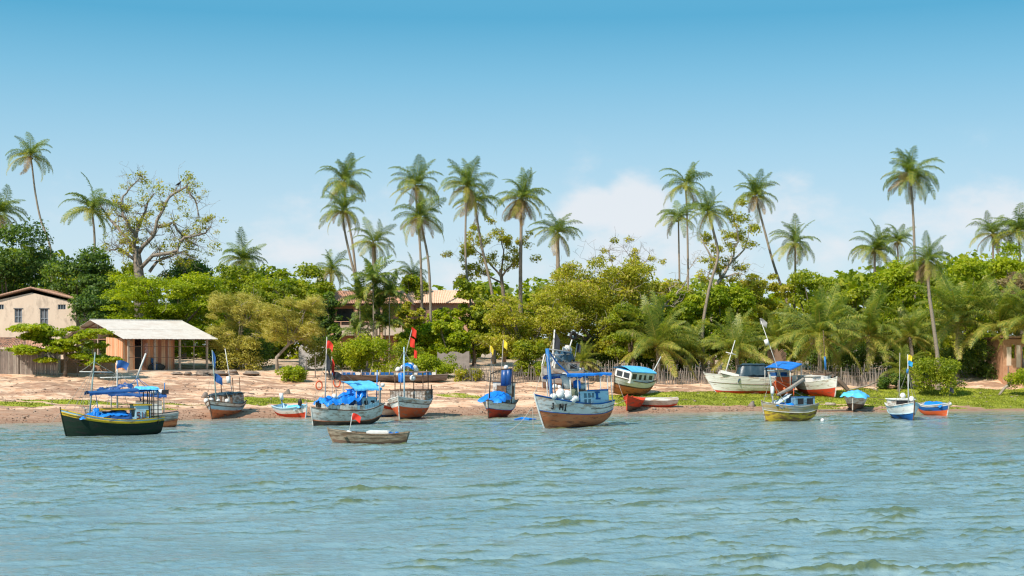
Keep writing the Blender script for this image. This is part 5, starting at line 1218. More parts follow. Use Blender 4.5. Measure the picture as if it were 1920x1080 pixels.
# 4 skiff ---------------------------------------------------------------------------
b = Boat('skiff', 'small white and red skiff with a canister pole at its stern', 550, 787, 121.0, -35, 3.3, 1.6, .95, bow=.25, st=.18, rake=.25, tr=.85, wl=.1, roll=6)
b.hull([(0, .52, RED, 'hull', 3), (.52, .82, WHITE, 'white_band', 1), (.82, 1, LBLUE, 'bulwark_band', 1)], .7, LBLUE, deckm=LBLUE)
for x in (-.9, 0, .8): b.box('thwart', (x, 0, .82), (.25, 1.35, .05), LBLUE)
b.pole('pole', (-1.45, .3, .5), (-1.5, .3, 1.6), .04, POLEB); b.solo('float_canister', MB().tube([(-1.5, .3, 1.55), (-1.5, .3, 2.1)], .17, 9), BUOYM, 'white canister on the pole of the small white and red skiff', 'canister')
b.tarp(-.3, 1.3, -.5, .5, lambda u, v: 1.08 + .1 * u, TLIGHT, 'pale blue cover folded inside the small white and red skiff', 31, .04)
b.solo('outboard_motor', MB().blob((1.25, -.35, 1.45), (.2, .16, .3), 8, 6).tube([(1.25, -.35, 1.3), (1.15, -.3, .9)], .07, 6).box((1.05, -.2, 1.3), (.3, .12, .3)), BLACK, 'black outboard motor lying on the right end of the skiff', 'motor')
# 5 large boat with tarps -------------------------------------------------------------
b = Boat('fishing_boat', 'big weathered white boat heaped with bright blue tarpaulin left of centre', 645, 799, 109.5, 222, 9.3, 3.0, 1.55, bow=.30, st=.55, rake=.4, tr=.75, wl=.2, roll=-2, sc=(.66, .80, .88))
b.hull([(0, .42, BROWN, 'hull', 3), (.42, 1, WHITED, 'topside', 4)], .86, GREYB, stem=WHITED)
b.strip(.99, BROWN, .08); b.strip(.42, RUST, .05)
# plank bulwark boards above the gunwale
for side in (1, -1):
    for k in range(20):
        t = .10 + .040 * k; p = b.pt(t, 1, side, -.03); q = b.pt(t + .036, 1, side, -.03); z = .42 + (.12 if k % 3 == 0 else 0)
        b.add('bulwark_plank', MB().add([p, q, q + Vector((0, 0, z)), p + Vector((0, 0, z)), p - Vector((0, side * .04, 0)), q - Vector((0, side * .04, 0)), q + Vector((0, -side * .04, z)), p + Vector((0, -side * .04, z))],
              [(0, 1, 2, 3), (7, 6, 5, 4), (3, 2, 6, 7), (0, 3, 7, 4), (1, 5, 6, 2)]), (WHITED, GREYB, LBLUE)[0 if k > 9 else (k * 7) % 3 if k > 5 else 2])
b.cabin(-3.7, -1.7, 1.9, 1.0, LBLUE, LBLUE, [('l', .12, .4, .35, .8), ('l', .6, .88, .35, .8)], z=1.55, winm=DARKG)
b.tarp(-1.9, 3.5, -1.2, 1.25, lambda u, v: 2.42 + .50 * max(0, 1 - u * 2.2) + .30 * math.sin(v * 3.14) * (1 - .4 * u) - .15 * u, TBLUE, 'big bright blue tarpaulin heaped over the foredeck of the weathered white boat', 41, .19, (40, 26), hang=4)
b.tarp(-2.6, -.9, -.95, .95, lambda u, v: 3.25 + .10 * math.sin(v * 3.14), TBLUE, 'blue tarpaulin wrapped over the wheelhouse of the weathered white boat', 42, .06, (18, 14), hang=8)
b.cabin(-2.5, -1.0, 1.6, 1.35, TBLUE, TBLUE, (), z=1.85, name='wheelhouse')
b.canopy(-4.4, -.4, 2.3, 3.7, TLIGHT, (-4.2, -2.2, -.7), pm=POLE, sag=.05, slope=.0, zb=1.5, seed=6, pr=.06, tilt=.26)
b.pole('pole', (-4.1, .6, 1.8), (-4.1, .6, 5.0), .07, POLEB); b.pole('post', (-4.0, 1.1, 1.5), (-4.0, 1.1, 4.0), .08, POLE)
b.pole('mast', (2.75, 0, 1.2), (2.75, .1, 7.9), .10, POLE, 8, .05); b.pole('pole', (1.1, .2, 1.8), (1.7, .2, 4.7), .05, POLE)
b.flag((2.75, .1, 7.6), .7, .6, FRED, 2, .5); b.flag((2.75, .1, 6.4), .45, 1.3, FBLK, 4, 1.4); b.flag((1.9, .2, 4.95), .9, .6, FBLK, 7, .3, 'black flag'); b.flag((2.0, .1, 6.0), .3, 1.1, FRED, 9, 1.2, 'narrow red pennant')
b.pole('pole', (1.9, .2, 2.5), (2.0, .1, 6.2), .035, POLE)
ring(b, (4.1, .6, 3.75), .36, 'orange life ring hanging left of the mast of the blue tarpaulin boat', (.3, 1, 0)); ring(b, (1.55, .5, 3.95), .38, 'orange life ring hanging right of the mast of the blue tarpaulin boat', (.4, 1, .1))
for e in ((4.1, .6, 4.1), (4.4, 0, 2.1), (-2, 0, 3.6), (1.2, 1.3, 1.9), (3.4, -.9, 2)): b.rope((2.75, .05, 6.2), e)
bags(b, [(1.9, .5, 2.75, .30), (1.45, .4, 2.6, .24), (-4.4, 1.2, 3.7, .24)], BUOYM, ['grey white float hanging in front of the blue tarpaulin heap', 'smaller float beside it in front of the blue tarpaulin heap', 'white float at the stern post of the blue tarpaulin boat'], 'float', 'net_float')
bags(b, [(-1.3 - .3 * k, .3 * (k % 3 - 1), 3.25, .14) for k in range(5)], BUOYM, ['foremost small float on top of the wrapped wheelhouse', 'second small float from the front on the wrapped wheelhouse', 'middle small float on the wrapped wheelhouse', 'second small float from the stern on the wrapped wheelhouse', 'sternmost small float on the wrapped wheelhouse'], 'float', 'net_float', 'small floats on the wrapped wheelhouse')
# 6 small boat between ---------------------------------------------------------------
b = Boat('skiff', 'small white skiff with a red bow half hidden behind the weathered white boat', 724, 781, 122, -105, 4.0, 1.5, .9, bow=.45, rake=.4, wl=.15)
b.hull([(0, .35, BLUE, 'hull', 2), (.35, .8, WHITE, 'white_band', 1), (.8, 1, RED, 'bulwark_band', 1)], .7, WHITE); b.box('foredeck_box', (.4, 0, 1.15), (.9, .8, .4), WHITED)
# 7 orange red boat -------------------------------------------------------------------
b = Boat('fishing_boat', 'orange red and white boat facing the viewer with red flags on its mast', 764, 785, 119.0, -98, 7.2, 3.35, 1.55, bow=.5, st=.3, rake=.6, tr=.85, vee=.36, wl=.12)
b.hull([(0, .2, BROWN, 'keel_band', 1), (.2, .66, ORANGE, 'hull', 3), (.66, .84, WHITE, 'white_band', 1), (.84, 1, WHITED, 'bulwark_band', 2)], .86, WHITE, stem=WHITED)
b.strip(.84, BROWN, .05)
b.cabin(-3.2, -.1, 3.0, .85, GREYB, BROWN, [('f', .1, .4, .3, .8), ('f', .6, .9, .3, .8)], z=1.55, winm=BROWN, roof_over=.05)
for k in range(12): b.box('cabin_plank', (-.04, -1.38 + k * .25, 1.98), (.03, .21, .78), GREYB)
for x, y in ((-.6, 1.2), (-.6, -1.2), (-2.8, 1.2), (-2.8, -1.2), (-.4, .45)): b.pole('post', (x, y, 2.4), (x, y, 3.95), .04, BROWN)
b.box('roof_board', (-1.7, 0, 3.98), (2.9, 2.9, .07), mat('board_brown', (.34, .20, .13), (.24, .14, .09), 3, .8))
b.pole('mast', (1.0, -.05, 1.4), (.9, -.1, 6.1), .07, LBLUE, 8, .05); b.pole('pole', (.9, -.1, 5.0), (.6, .55, 7.7), .03, POLE)
b.flag((.62, .5, 7.7), .42, .75, FRED, 4, .6, 'upper red flag', (1, -.2, 0)); b.flag((.68, .35, 6.9), .45, .8, FRED, 5, .5, 'middle red flag'); b.flag((.7, .7, 5.9), .28, .7, FRED, 6, .8, 'lowest red flag')
for e in ((.6, 1.0, 4.0), (.6, -1.2, 4.0), (3.3, 0, 2.1), (-2.8, 0, 4.0)): b.rope((.9, -.1, 5.8), e)
b.solo('plastic_drum', MB().tube([(-.1, -.55, 3.1), (-.1, -.55, 3.2), (-.1, -.55, 3.85), (-.1, -.55, 3.95)], [.12, .26, .26, .1], 10), TBLUE, 'blue plastic drum hanging under the roof board of the orange red boat', 'drum')
bags(b, [(-.1, .42, 3.5, .30)], BUOYM, ['round grey float hanging right of the blue drum'], 'float', 'net_float')
bags(b, [(-.5, -.9, 4.2, .28), (-.8, -.5, 4.35, .3), (-.5, .1, 4.5, .36), (-.6, .45, 4.35, .33), (-.9, -1.1, 4.15, .2), (-.4, .65, 4.15, .25)], WHITED, ['grey sack leftmost on the roof of the orange red boat', 'sack second from left on the orange red boat roof', 'tallest sack on the orange red boat roof by the mast', 'sack right of the mast on the orange red boat roof', 'small sack at the left roof corner of the orange red boat', 'small sack at the right end of the orange red boat roof pile'], 'sack', 'sack', 'sacks on the orange red boat roof')
b.tarp(-.6, .2, -.5, .5, lambda u, v: 4.45 + .2 * math.sin(v * 3.1), TBLUE, 'blue sheet bunched round the mast of the orange red boat', 52, .10, (10, 10))
b.pole('post', (-2.2, 1.6, 1.7), (-2.2, 1.6, 2.9), .04, BLACK)
# 8 red boat with blue tarp ----------------------------------------------------------
b = Boat('fishing_boat', 'red and white boat with blue tarpaulin over its bow, right of centre gap', 931, 783, 121.5, -106, 6.0, 2.75, 1.35, bow=.4, st=.3, rake=.5, tr=.8, wl=.1, roll=-3, sc=.93)
b.hull([(0, .62, RED, 'hull', 3), (.62, .82, WHITE, 'white_band', 1), (.82, 1, WHITED, 'bulwark_band', 1)], .84, BROWN, stem=BROWN)
b.strip(.62, BLUE, .04)
b.cabin(-2.7, -1.2, 1.7, 1.9, WHITED, BROWN, [('l', .2, .8, .3, .85), ('f', .2, .8, .5, .85)], z=1.35, winm=BROWN)
b.tarp(-1.0, 2.6, -1.15, 1.15, lambda u, v: 1.95 + .55 * math.exp(-((u - .35) / .3) ** 2) * (math.sin(v * 3.14)) + .1 - .25 * u, TBLUE, 'blue tarpaulin peaked like a tent over the bow of the red and white boat', 61, .13, (26, 20), hang=3.5)
b.pole('mast', (2.1, -.15, 1.4), (2.1, -.15, 5.6), .06, BLACK, 8, .03); b.add('boom', MB().tube([(2.1, -.15, 4.1), (1.0, .5, 4.5), (-.4, 1.1, 4.6)], .06, 6), BROWN)
b.solo('plastic_drum', MB().tube([(-.5, .45, 3.0), (-.5, .45, 4.5)], .35, 12).tube([(-.5, .8, 3.1), (-.5, .8, 4.6)], .3, 12), TNAVY, 'dark blue drums standing behind the tarpaulin of the red and white boat', 'drum')
bags(b, [(-.4, .55, 4.7, .26)], BUOYM, ['white float on top of the dark blue drums'], 'float', 'net_float')
b.rope((2.1, -.15, 5.3), (2.9, 0, 1.7)); b.rope((2.1, -.15, 5.3), (.5, -1.2, 1.5)); b.pole('post', (-.7, 1.15, 1.4), (-.7, 1.15, 4.9), .04, BROWN)
b.flag((-3.0, -.6, 7.2), .4, .7, FYEL, 5, .9, 'yellow flag'); b.pole('pole', (-2.8, -.6, 3.2), (-3.0, -.6, 7.2), .03, POLE)
b.flag((-3.0, -1.9, 6.6), .35, .6, FYEL, 8, 1.1, 'yellow flag'); b.add('pole', MB().tube([(-2.8, -1.1, 1.6), (-2.9, -1.5, 4.4), (-3.0, -1.9, 6.6)], .02, 5), POLE)
# 9 canoe -----------------------------------------------------------------------------
b = Boat('canoe', 'low brown canoe floating nearest, with a red flag and white float at its bow', 688, 832, 88.3, 172, 4.95, 1.15, .78, bow=.28, st=.12, rake=.45, tr=.55, wl=.20)
CAN = paint('canoe_grey_brown', (.36, .29, .21), (.16, .11, .07), .6)
b.hull([(0, .45, BROWN, 'hull', 2), (.45, 1, CAN, 'topside', 2)], .55, CAN)
for x in (-1.3, .2, 1.3): b.box('thwart', (x, 0, .62), (.22, 1.0, .04), CAN)
b.solo('foam_board', MB().box((-.75, 0, .90), (1.4, .75, .14)).box((-.75, 0, .98), (1.2, .6, .05)).box((-.75, 0, .79), (.9, .5, .08)), BUOYM, 'white foam board lying across the canoe', 'board', smooth=False)
bags(b, [(1.15, 0, .80, .24), (.75, .1, .74, .14)], BUOYM, ['white float at the foot of the red flag in the canoe', 'small white float beside the larger one in the canoe'], 'float', 'net_float')
b.pole('pole', (1.15, 0, .7), (.92, 0, 2.05), .025, POLEW); b.flag((.93, 0, 2.05), .58, .42, FRED, 3, .35)
b.tarp(-2.0, -1.3, -.35, .35, lambda u, v: .82 + .06 * math.sin(u * 9), TBLUE, 'blue net bundle in the stern of the canoe', 71, .07, (8, 8)); b.rope((2.3, 0, .75), (5.5, 1.0, -.0), .2)
# 10 JMI boat ---------------------------------------------------------------------------
b = Boat('fishing_boat', 'white and rust boat lettered JMI with open blue canopy, nearest of the right half', 1073, 806, 106.0, 230, 8.4, 2.8, 1.64, bow=.92, st=.22, rake=.9, tr=.66, vee=.42, wl=.02, roll=5)
b.hull([(0, .58, RUST, 'hull', 6), (.58, .97, paint('paint_weathered_white', (.76, .74, .70), (.44, .32, .24), .33), 'topside', 2), (.97, 1, BLUE, 'blue_edge', 1)], .80, BLUE, stem=WHITE)
b.strip(.58, BLUE, .05, 'blue_line'); b.strip(.80, BROWN, .04, 'rub_rail', 0, .45)
b.letters('J MI', .89, .68, .25, .38, BLACK, 1)
b.cabin(-3.2, .3, 2.25, 1.0, LBLUE, BROWN, [('l', .62, .72, .50, .85), ('l', .76, .86, .50, .85), ('l', .50, .58, .50, .85), ('l', .62, .72, .1, .4), ('l', .76, .86, .1, .4)], z=1.62, winm=mat('cabin_inner', (.14, .24, .30), (.08, .13, .16), 3, .7), roof_over=.06)
mb = MB().box((-1.85, 1.165, 2.50), (.62, .03, .14)).box((-1.80, 1.165, 2.25), (.28, .03, .42)).box((-1.9, 1.165, 2.02), (.60, .03, .12)); b.add('painted_emblem', mb, BLUE)
b.box('cabin_top_band', (-1.9, 0, 2.66), (2.6, 2.42, .12), BLUE); b.box('cabin_post', (.36, 1.1, 2.1), (.12, .12, .95), BLUE)
b.canopy(-3.9, 1.7, 2.3, 3.95, TBLUE, (-3.8, -3.3, -2.4, -.6, .4, 1.3), pm=POLEW, sag=.05, slope=.0, zb=1.7, drape=.18, seed=10, pr=.045)
b.pole('mast', (2.35, .1, 1.6), (2.35, .0, 5.9), .14, POLEB, 10, .14); b.pole('boom', (2.3, .1, 5.85), (-.3, .2, 5.6), .05, POLE)
for e in ((4.1, .0, 2.7), (3.4, .8, 2.3), (3.4, -.8, 2.3), (-1, .9, 4.0), (-3, 0, 4.0)): b.rope((2.35, 0, 5.7), e, .05, .02)
b.add('strut', MB().tube([(2.2, .1, 5.6), (1.5, .1, 4.9), (.4, .3, 4.0)], .06, 6), POLEB)
b.solo('float_canister', MB().tube([(.55, .35, 2.9), (.6, .35, 3.0), (1.0, .3, 3.95), (1.05, .3, 4.05)], [.1, .28, .28, .1], 10), BUOYM, 'large white canister leaning under the canopy of the lettered boat', 'canister')
b.solo('plastic_drum', MB().tube([(-.15, .6, 2.75), (-.15, .6, 2.85), (-.15, .6, 3.4), (-.15, .6, 3.5)], [.1, .28, .28, .1], 10), TBLUE, 'small blue drum on the cabin of the lettered boat', 'drum')
bags(b, [(2.1, .65, 2.45, .38), (1.65, .45, 2.65, .34), (1.45, .85, 2.3, .36), (1.0, .55, 2.5, .36), (.75, 1.0, 2.1, .32), (2.75, .6, 2.35, .28), (1.1, 1.05, 2.0, .30)], BUOYM, ['left upper white bag behind the gunwale lettering', 'topmost white bag in the pile on the lettered boat', 'middle white bag in the pile on the lettered boat', 'white bag beside the net coil of the lettered boat', 'lowest right white bag near the cabin of the lettered boat', 'foremost white bag near the mast foot of the lettered boat', 'lowest white bag against the inner gunwale of the lettered boat'], 'bag', 'plastic_bag', 'white bags piled on the lettered boat')
bags(b, [(.45, .75, 2.55, .45)], mat('net_green', (.10, .12, .07), (.16, .17, .12), 6, .95, .05), ['dark green net coil between the white bags and the cabin'], 'net', 'fishing_net')
bags(b, [(-1.0, .5, 2.95, .34), (-.6, .6, 2.92, .30)], WHITED, ['left pale sack on the cabin of the lettered boat', 'right pale sack on the cabin of the lettered boat'], 'sack', 'sack')
b.rope((4.55, 0, 1.7), (6.4, -1.2, -.0), .35, .025); b.rope((4.5, 0, 1.6), (4.6, .0, .1), .0, .03)
# 11 cluttered beached boat behind ---------------------------------------------------
gD = GD(1048, 728)
b = Boat('fishing_boat', 'cluttered white boat hauled up behind the lettered one, gear on its mast', 1046, 728, gD, 238, 6.8, 2.6, 1.75, bow=.55, st=.3, rake=.4, tr=.7, vee=.36, z=G(1048, 728).z, roll=-4)
b.hull([(0, .35, paint('hull_peach', (.55, .34, .24), (.3, .2, .14), .4), 'hull', 2), (.35, 1, WHITE, 'topside', 3)], .85, WHITED)
b.strip(.66, WHITED, .05); b.cabin(-2.6, -.2, 1.7, .9, WHITED, GREYB, [('l', .2, .8, .3, .8)], z=1.75, winm=BLACK)
b.pole('mast', (1.4, 0, 1.6), (1.35, 0, 5.9), .13, POLEW, 8, .07); b.flag((1.38, 0, 5.6), .6, 1.7, FBLK, 5, 1.3)
b.pole('pole', (-1.2, 0, 2.7), (-2.1, .2, 5.3), .07, POLEW); b.solo('car_tyre', MB().torus((-2.15, .2, 5.35), .35, .13, (.3, 1, 0), 16, 7), BLACK, 'black tyre hung at the tip of a leaning pole on the cluttered boat', 'tyre')
b.add('frame', MB().beam((2.4, .6, 2.3), (2.0, .6, 3.4), .1).beam((2.0, .6, 3.4), (-.8, .6, 3.5), .08).beam((2.4, -.6, 2.3), (2.0, -.6, 3.4), .1).beam((2.0, -.6, 3.4), (-.8, -.6, 3.5), .08).beam((-.8, .6, 1.8), (-.8, .6, 3.5), .08).beam((-.8, -.6, 1.8), (-.8, -.6, 3.5), .08), POLEW)
b.tarp(-1.8, 1.6, -.7, .8, lambda u, v: 3.3 + .35 * math.sin(u * 6) * math.sin(v * 3.1), tarpmat('net_navy', (.015, .06, .12), (.08, .12, .14)), 'navy net and cloth tangle hanging over the frame of the cluttered boat', 82, .28, (22, 14), hang=8)
bags(b, [(-.9, .3, 4.05, .42), (-.3, .4, 3.95, .35), (-1.4, .3, 3.9, .3)], WHITED, ['largest pink grey bundle on the cluttered boat', 'left pink grey bundle on the cluttered boat', 'right pink grey bundle on the cluttered boat'], 'bundle', 'bundle')
for e in ((3.1, 0, 2.4), (-2.6, .4, 2.8), (.2, 1.1, 2.0), (2.5, .8, 2.4)): b.rope((1.37, 0, 5.2), e, .05, .02)
b.pole('pole', (-2.2, .4, 2.4), (-2.9, .3, 4.6), .05, POLE); b.flag((-2.85, .3, 4.5), .4, .9, FBLK, 3, .4); b.pole('pole', (-1.0, .6, 2.0), (-1.1, .6, 4.0), .05, LBLUE)
bags(b, [(2.7, 1.2, .35, .3), (2.3, 1.5, .3, .26)], BUOYM, ['white float lying left of the mast foot under the cluttered boat', 'second white float under the cluttered boat'], 'float', 'net_float')
# 12 tilted blue roofed boat ------------------------------------------------------------
gD = GD(1178, 741)
b = Boat('fishing_boat', 'tilted beached boat with domed blue cabin roof beside the stick fence', 1178, 741, gD, 226, 5.2, 2.5, 1.45, bow=.3, st=.25, rake=.35, tr=.75, vee=.38, z=G(1178, 741).z + .05, roll=-11, pitch=-3)
b.hull([(0, .60, RUST, 'hull', 3), (.60, .68, BROWN, 'brown_band', 1), (.68, 1, WHITE, 'bulwark_band', 2)], .85, BROWN)
zr_ = b.cabin(-2.2, 1.35, 2.0, 1.12, WHITE, TLIGHT, [('l', .06, .22, .40, .80), ('l', .34, .44, .35, .80), ('l', .54, .66, .35, .80), ('l', .76, .96, .38, .85), ('f', .08, .46, .38, .85), ('f', .54, .92, .38, .85)], z=1.30, winm=DARKG, roof_over=.02)
mb = MB().grid([[Vector((-2.4 + 4.0 * i / 12, -1.15 + 2.3 * j / 8, zr_ + .08 + .38 * math.sin(math.pi * j / 8) * (1 - .3 * abs(i / 6 - 1) ** 3))) for j in range(9)] for i in range(13)]).grid([[Vector((-2.4 + 4.0 * i / 12, sd * 1.15, zr_ + .08 - .1 * j)) for j in range(2)] for sd in (-1,) for i in range(13)]).grid([[Vector((-2.4 + 4.0 * i / 12, 1.15, zr_ + .08 - .1 * j)) for j in range(2)] for i in range(13)])
b.add('domed_roof', mb, TLIGHT, True); b.pole('pole', (-2.3, .3, 1.4), (-4.2, -.1, 4.0), .05, POLEW)
b.rope((2.4, .3, 1.4), (3.2, 2.4, -.3), .1, .02)
# 13 red small boat, 14 dinghy -------------------------------------------------------------
b = Boat('rowing_boat', 'small red boat pulled ashore, bow towards the water right of the lettered boat', 1184, 768, GD(1184, 769) , 250, 3.9, 1.7, 1.0, bow=.45, rake=.35, wl=0, z=G(1184, 769).z - .06, roll=-6)
b.hull([(0, .45, BROWN, 'hull', 2), (.45, 1, RED, 'topside', 2)], .6, RED); 
for x in (-.9, .3): b.box('thwart', (x, 0, .8), (.25, 1.3, .05), RUST)
b.rope((1.9, 0, 1.1), (3.3, -2.2, .1), .1)
b = Boat('dinghy', 'long low white dinghy with red waterline beached on the turf edge', 1222, 762, GD(1222, 762), 177, 4.6, 1.35, .72, bow=.2, st=.1, rake=.5, tr=.6, z=G(1222, 762).z - .05, roll=-10)
b.hull([(0, .4, RED, 'hull', 2), (.4, 1, WHITED, 'topside', 2)], .55, WHITED); b.box('thwart', (0, 0, .55), (.22, 1.1, .05), WHITED); b.box('thwart', (1.2, 0, .58), (.22, .9, .05), WHITED)
# 15 long white beached boat -----------------------------------------------------------
gD = GD(1400, 738)
b = Boat('fishing_boat', 'long white beached boat with a dark covered cabin on the turf', 1404, 738, gD, 182, 9.0, 2.8, 1.55, bow=.55, st=.30, rake=1.3, tr=.7, vee=.4, z=G(1400, 738).z - .05, roll=4)
b.hull([(0, .22, RED, 'hull', 2), (.22, .62, WHITE, 'white_band', 2), (.62, 1, WHITE, 'topside', 2)], .85, WHITED)
b.strip(.62, BROWN, .04)
b.box('plank_board', (1.9, .2, 1.95), (2.1, 1.7, .30), WHITE, (0, -.25, 0))
b.cabin(-1.6, .9, 1.9, 1.35, TDARK, TDARK, (), z=1.5)
b.tarp(-1.75, 1.25, -1.15, 1.15, lambda u, v: 2.95 + .08 * math.sin(v * 3.1) - .9 * max(0, u - .8) * 4, TDARK, 'dark green sheet drawn over the cabin of the long white beached boat', 91, .06, (24, 16), group='dark sheets on the boats', hang=16)
b.cabin(-3.9, -1.7, 1.8, .75, WHITED, LBLUE, [('l', .1, .4, .3, .8), ('l', .55, .9, .3, .8)], z=1.55, winm=BLUE)
b.pole('mast', (2.5, .2, 1.7), (1.35, .2, 5.4), .07, POLEW, 8, .04); b.pole('yard', (1.95, -.4, 4.0), (1.75, .7, 4.1), .05, POLEW); b.pole('yard', (2.3, .2, 4.2), (1.3, .2, 3.95), .05, POLEW)
# 16 blue canopy boat behind the yellow boat ---------------------------------------------
gD = GD(1470, 742)
b = Boat('fishing_boat', 'red boat with a pale blue canopy and leaning white pole, behind the yellow boat', 1468, 742, gD, 245, 5.6, 2.0, 1.1, bow=.35, rake=.5, z=G(1470, 742).z)
b.hull([(0, .5, RUST, 'hull', 2), (.5, 1, RED, 'topside', 2)], .8, ORANGE)
q0 = b.w(1443, 690, -1.2); q1 = b.w(1497, 690, 1.2); zc = (q0.z + q1.z) / 2
b.canopy(-2.6, 2.3, 2.6, 3.25, TBLUE, (-2.4, 2.1), pm=POLEW, sag=.04, slope=-.55, zb=.9, seed=14, drape=.05, tilt=.08)
b.pole('pole', (1.6, .5, 1.0), (2.6, -1.6, 7.6), .035, POLEW); b.solo('float_canister', MB().tube([(2.25, -.95, 5.0), (2.35, -1.1, 5.55)], .22, 9), BUOYM, 'white canister lashed halfway up the leaning pole', 'canister')
b.flag((2.6, -1.6, 7.6), .7, .6, mat('flag_grey', (.30, .29, .28), (.22, .21, .2), 2, .8), 4, .6); b.box('engine_box', (-.5, 0, 1.5), (1.4, 1.2, .7), ORANGE)
# 17 red/white beached boat -----------------------------------------------------------------
gD = GD(1540, 743)
b = Boat('fishing_boat', 'red and white beached boat pointing at the viewer before the stick fence', 1538, 743, gD, -70, 6.2, 2.7, 1.5, bow=.45, st=.2, rake=.5, tr=.8, vee=.35, z=G(1540, 743).z - .05, roll=3)
b.hull([(0, .55, RED, 'hull', 3), (.55, 1, WHITE, 'topside', 2)], .85, WHITE, stem=WHITE)
b.cabin(-2.4, .4, 2.0, .55, WHITE, WHITED, (), z=1.5); b.box('foredeck_box', (1.2, -.2, 1.85), (.5, .45, .45), WHITE); b.box('plank_board', (-.6, .7, 2.2), (2.4, .8, .08), BROWN, (.1, 0, 0))
b.pole('mast', (1.2, 0, 1.6), (1.15, -.05, 6.6), .06, BROWN, 8, .03); b.pole('furled_sail', (1.2, 0, 2.7), (1.18, -.02, 4.0), .11, POLEB)
b.add('fallen_sail', MB().tube([(-.4, 1.3, 2.2), (.4, 2.0, 1.5), (1.0, 2.6, .5)], [.18, .3, .2], 7), mat('sail_brown', (.10, .07, .05), (.16, .11, .08), 3, .9, .05))
# 18 yellow boat ------------------------------------------------------------------------------
b = Boat('fishing_boat', 'worn yellow boat with blue deck and grey bundle, aground at the right', 1476, 790, 114.5, 204, 4.75, 2.05, 1.30, bow=.42, st=.22, rake=.35, tr=.78, vee=.36, wl=.12, roll=2)
b.hull([(0, .66, YELW, 'hull', 3), (.66, 1, paint('band_grey_yellow', (.40, .38, .33), (.42, .28, .08), .55), 'bulwark_band', 2)], .80, GREYB, deckm=LBLUE, stem=GREYB)
b.strip(.66, WHITED, .04)
b.cabin(-2.15, -.3, 1.55, .80, paint('cabin_blue', (.16, .32, .42), (.08, .1, .12), .4), BLUE, [('l', .08, .42, .3, .9), ('l', .58, .9, .3, .9), ('b', .2, .8, .1, .9)], z=1.22, winm=BLACK, roof_over=.03)
b.box('side_deck', (-.6, .62, 1.32), (3.0, .4, .14), paint('deck_blue', (.20, .40, .50), (.1, .14, .18), .4))
b.tarp(-.4, 1.5, -.55, .7, lambda u, v: 1.48 + .1 * math.sin(u * 7), TBLUE, 'blue tarpaulin folded on the foredeck of the worn yellow boat', 101, .07, (14, 12))
b.tarp(-.3, 1.3, -.35, .35, lambda u, v: 1.65 + .75 * (1 - u) ** 1.3, tarpmat('cloth_grey', (.38, .42, .44), (.55, .58, .6)), 'grey cloth bundle sloping to the bow of the worn yellow boat', 102, .08, (14, 8), group='grey cloths')
b.add('boom', MB().tube([(1.05, .2, 2.25), (-.2, .2, 2.75), (-1.6, .1, 3.5)], [.10, .17, .14], 7), mat('sail_grey', (.22, .19, .16), (.30, .26, .22), 4, .9, .03))
b.pole('mast', (1.3, 0, 1.35), (1.45, -.2, 3.9), .06, TEAL); b.pole('pole', (1.5, .3, 1.3), (1.55, .3, 2.5), .04, POLE); b.pole('post', (-.7, -.5, 1.9), (.1, -.2, 2.8), .09, RUST); b.pole('post', (-.9, -.3, 1.9), (-.9, -.3, 3.0), .05, ORANGE)
b.solo('float_canister', MB().tube([(1.6, .35, 2.3), (1.6, .35, 2.4), (1.6, .35, 2.85), (1.6, .35, 2.95)], [.08, .15, .15, .08], 9), BUOYM, 'white canister on the pole at the bow of the worn yellow boat', 'canister')
for e in ((2.2, 0, 1.75), (-1.8, 0, 2.0), (.6, .9, 1.3)): b.rope((1.42, -.15, 3.7), e, .04, .015)
# 19 tarp covered boat --------------------------------------------------------------------------
gD = GD(1604, 769)
b = Boat('rowing_boat', 'small boat under a light blue tarpaulin, propped on the wet sand', 1602, 769, gD, 250, 3.6, 2.05, 1.25, bow=.2, st=.1, rake=.35, tr=.85, vee=.38, z=G(1604, 769).z - .05, roll=-3)
b.hull([(0, .55, BROWN, 'hull', 2), (.55, 1, WHITED, 'topside', 2)], .8, WHITED)
b.tarp(-1.9, 2.0, -1.15, 1.15, lambda u, v: 1.45 + .40 * math.sin(v * 3.14) * math.sin(u * 2.6 + .3), TLIGHT, 'light blue tarpaulin tied over the propped small boat', 111, .10, (22, 16), hang=2.5)
# 20 blue and white boat -------------------------------------------------------------------------
b = Boat('fishing_boat', 'small blue and white boat facing the viewer under yellow and blue pennants', 1697, 786, 118.0, -88, 5.0, 2.3, 1.15, bow=.45, st=.2, rake=.4, tr=.8, vee=.38, wl=.12)
b.hull([(0, .50, BLUE, 'hull', 2), (.50, .88, WHITE, 'topside', 1), (.88, 1, LBLUE, 'blue_edge', 1)], .84, WHITED, stem=BROWN)
b.strip(.5, LBLUE, .06); b.cabin(-2.2, -.3, 1.7, .5, WHITED, WHITE, [('f', .1, .9, .2, .8)], z=1.2, winm=BLACK)
b.pole('mast', (1.4, -.15, 1.2), (1.35, -.2, 5.5), .06, POLEW, 8, .03); b.pole('pole', (-1.4, -.05, 1.6), (-1.4, 0, 5.6), .025, POLE); b.pole('mast_cap', (1.37, -.25, 3.95), (1.36, -.2, 4.3), .1, POLEB)
b.flag((1.36, -.2, 5.45), .35, .5, FYEL, 2, .3, 'yellow pennant'); b.flag((1.36, -.2, 4.95), .4, .45, mat('flag_cyan', (.02, .30, .55), (.02, .24, .48), 2, .8), 3, .2, 'blue pennant')
bags(b, [(-.6, .0, 2.05, .28), (-.4, .7, 1.8, .25), (.2, .5, 1.7, .22)], BUOYM, ['round white float on the cabin of the blue and white boat', 'white float at the right of the blue and white boat cabin', 'small float before the cabin of the blue and white boat'], 'float', 'net_float')
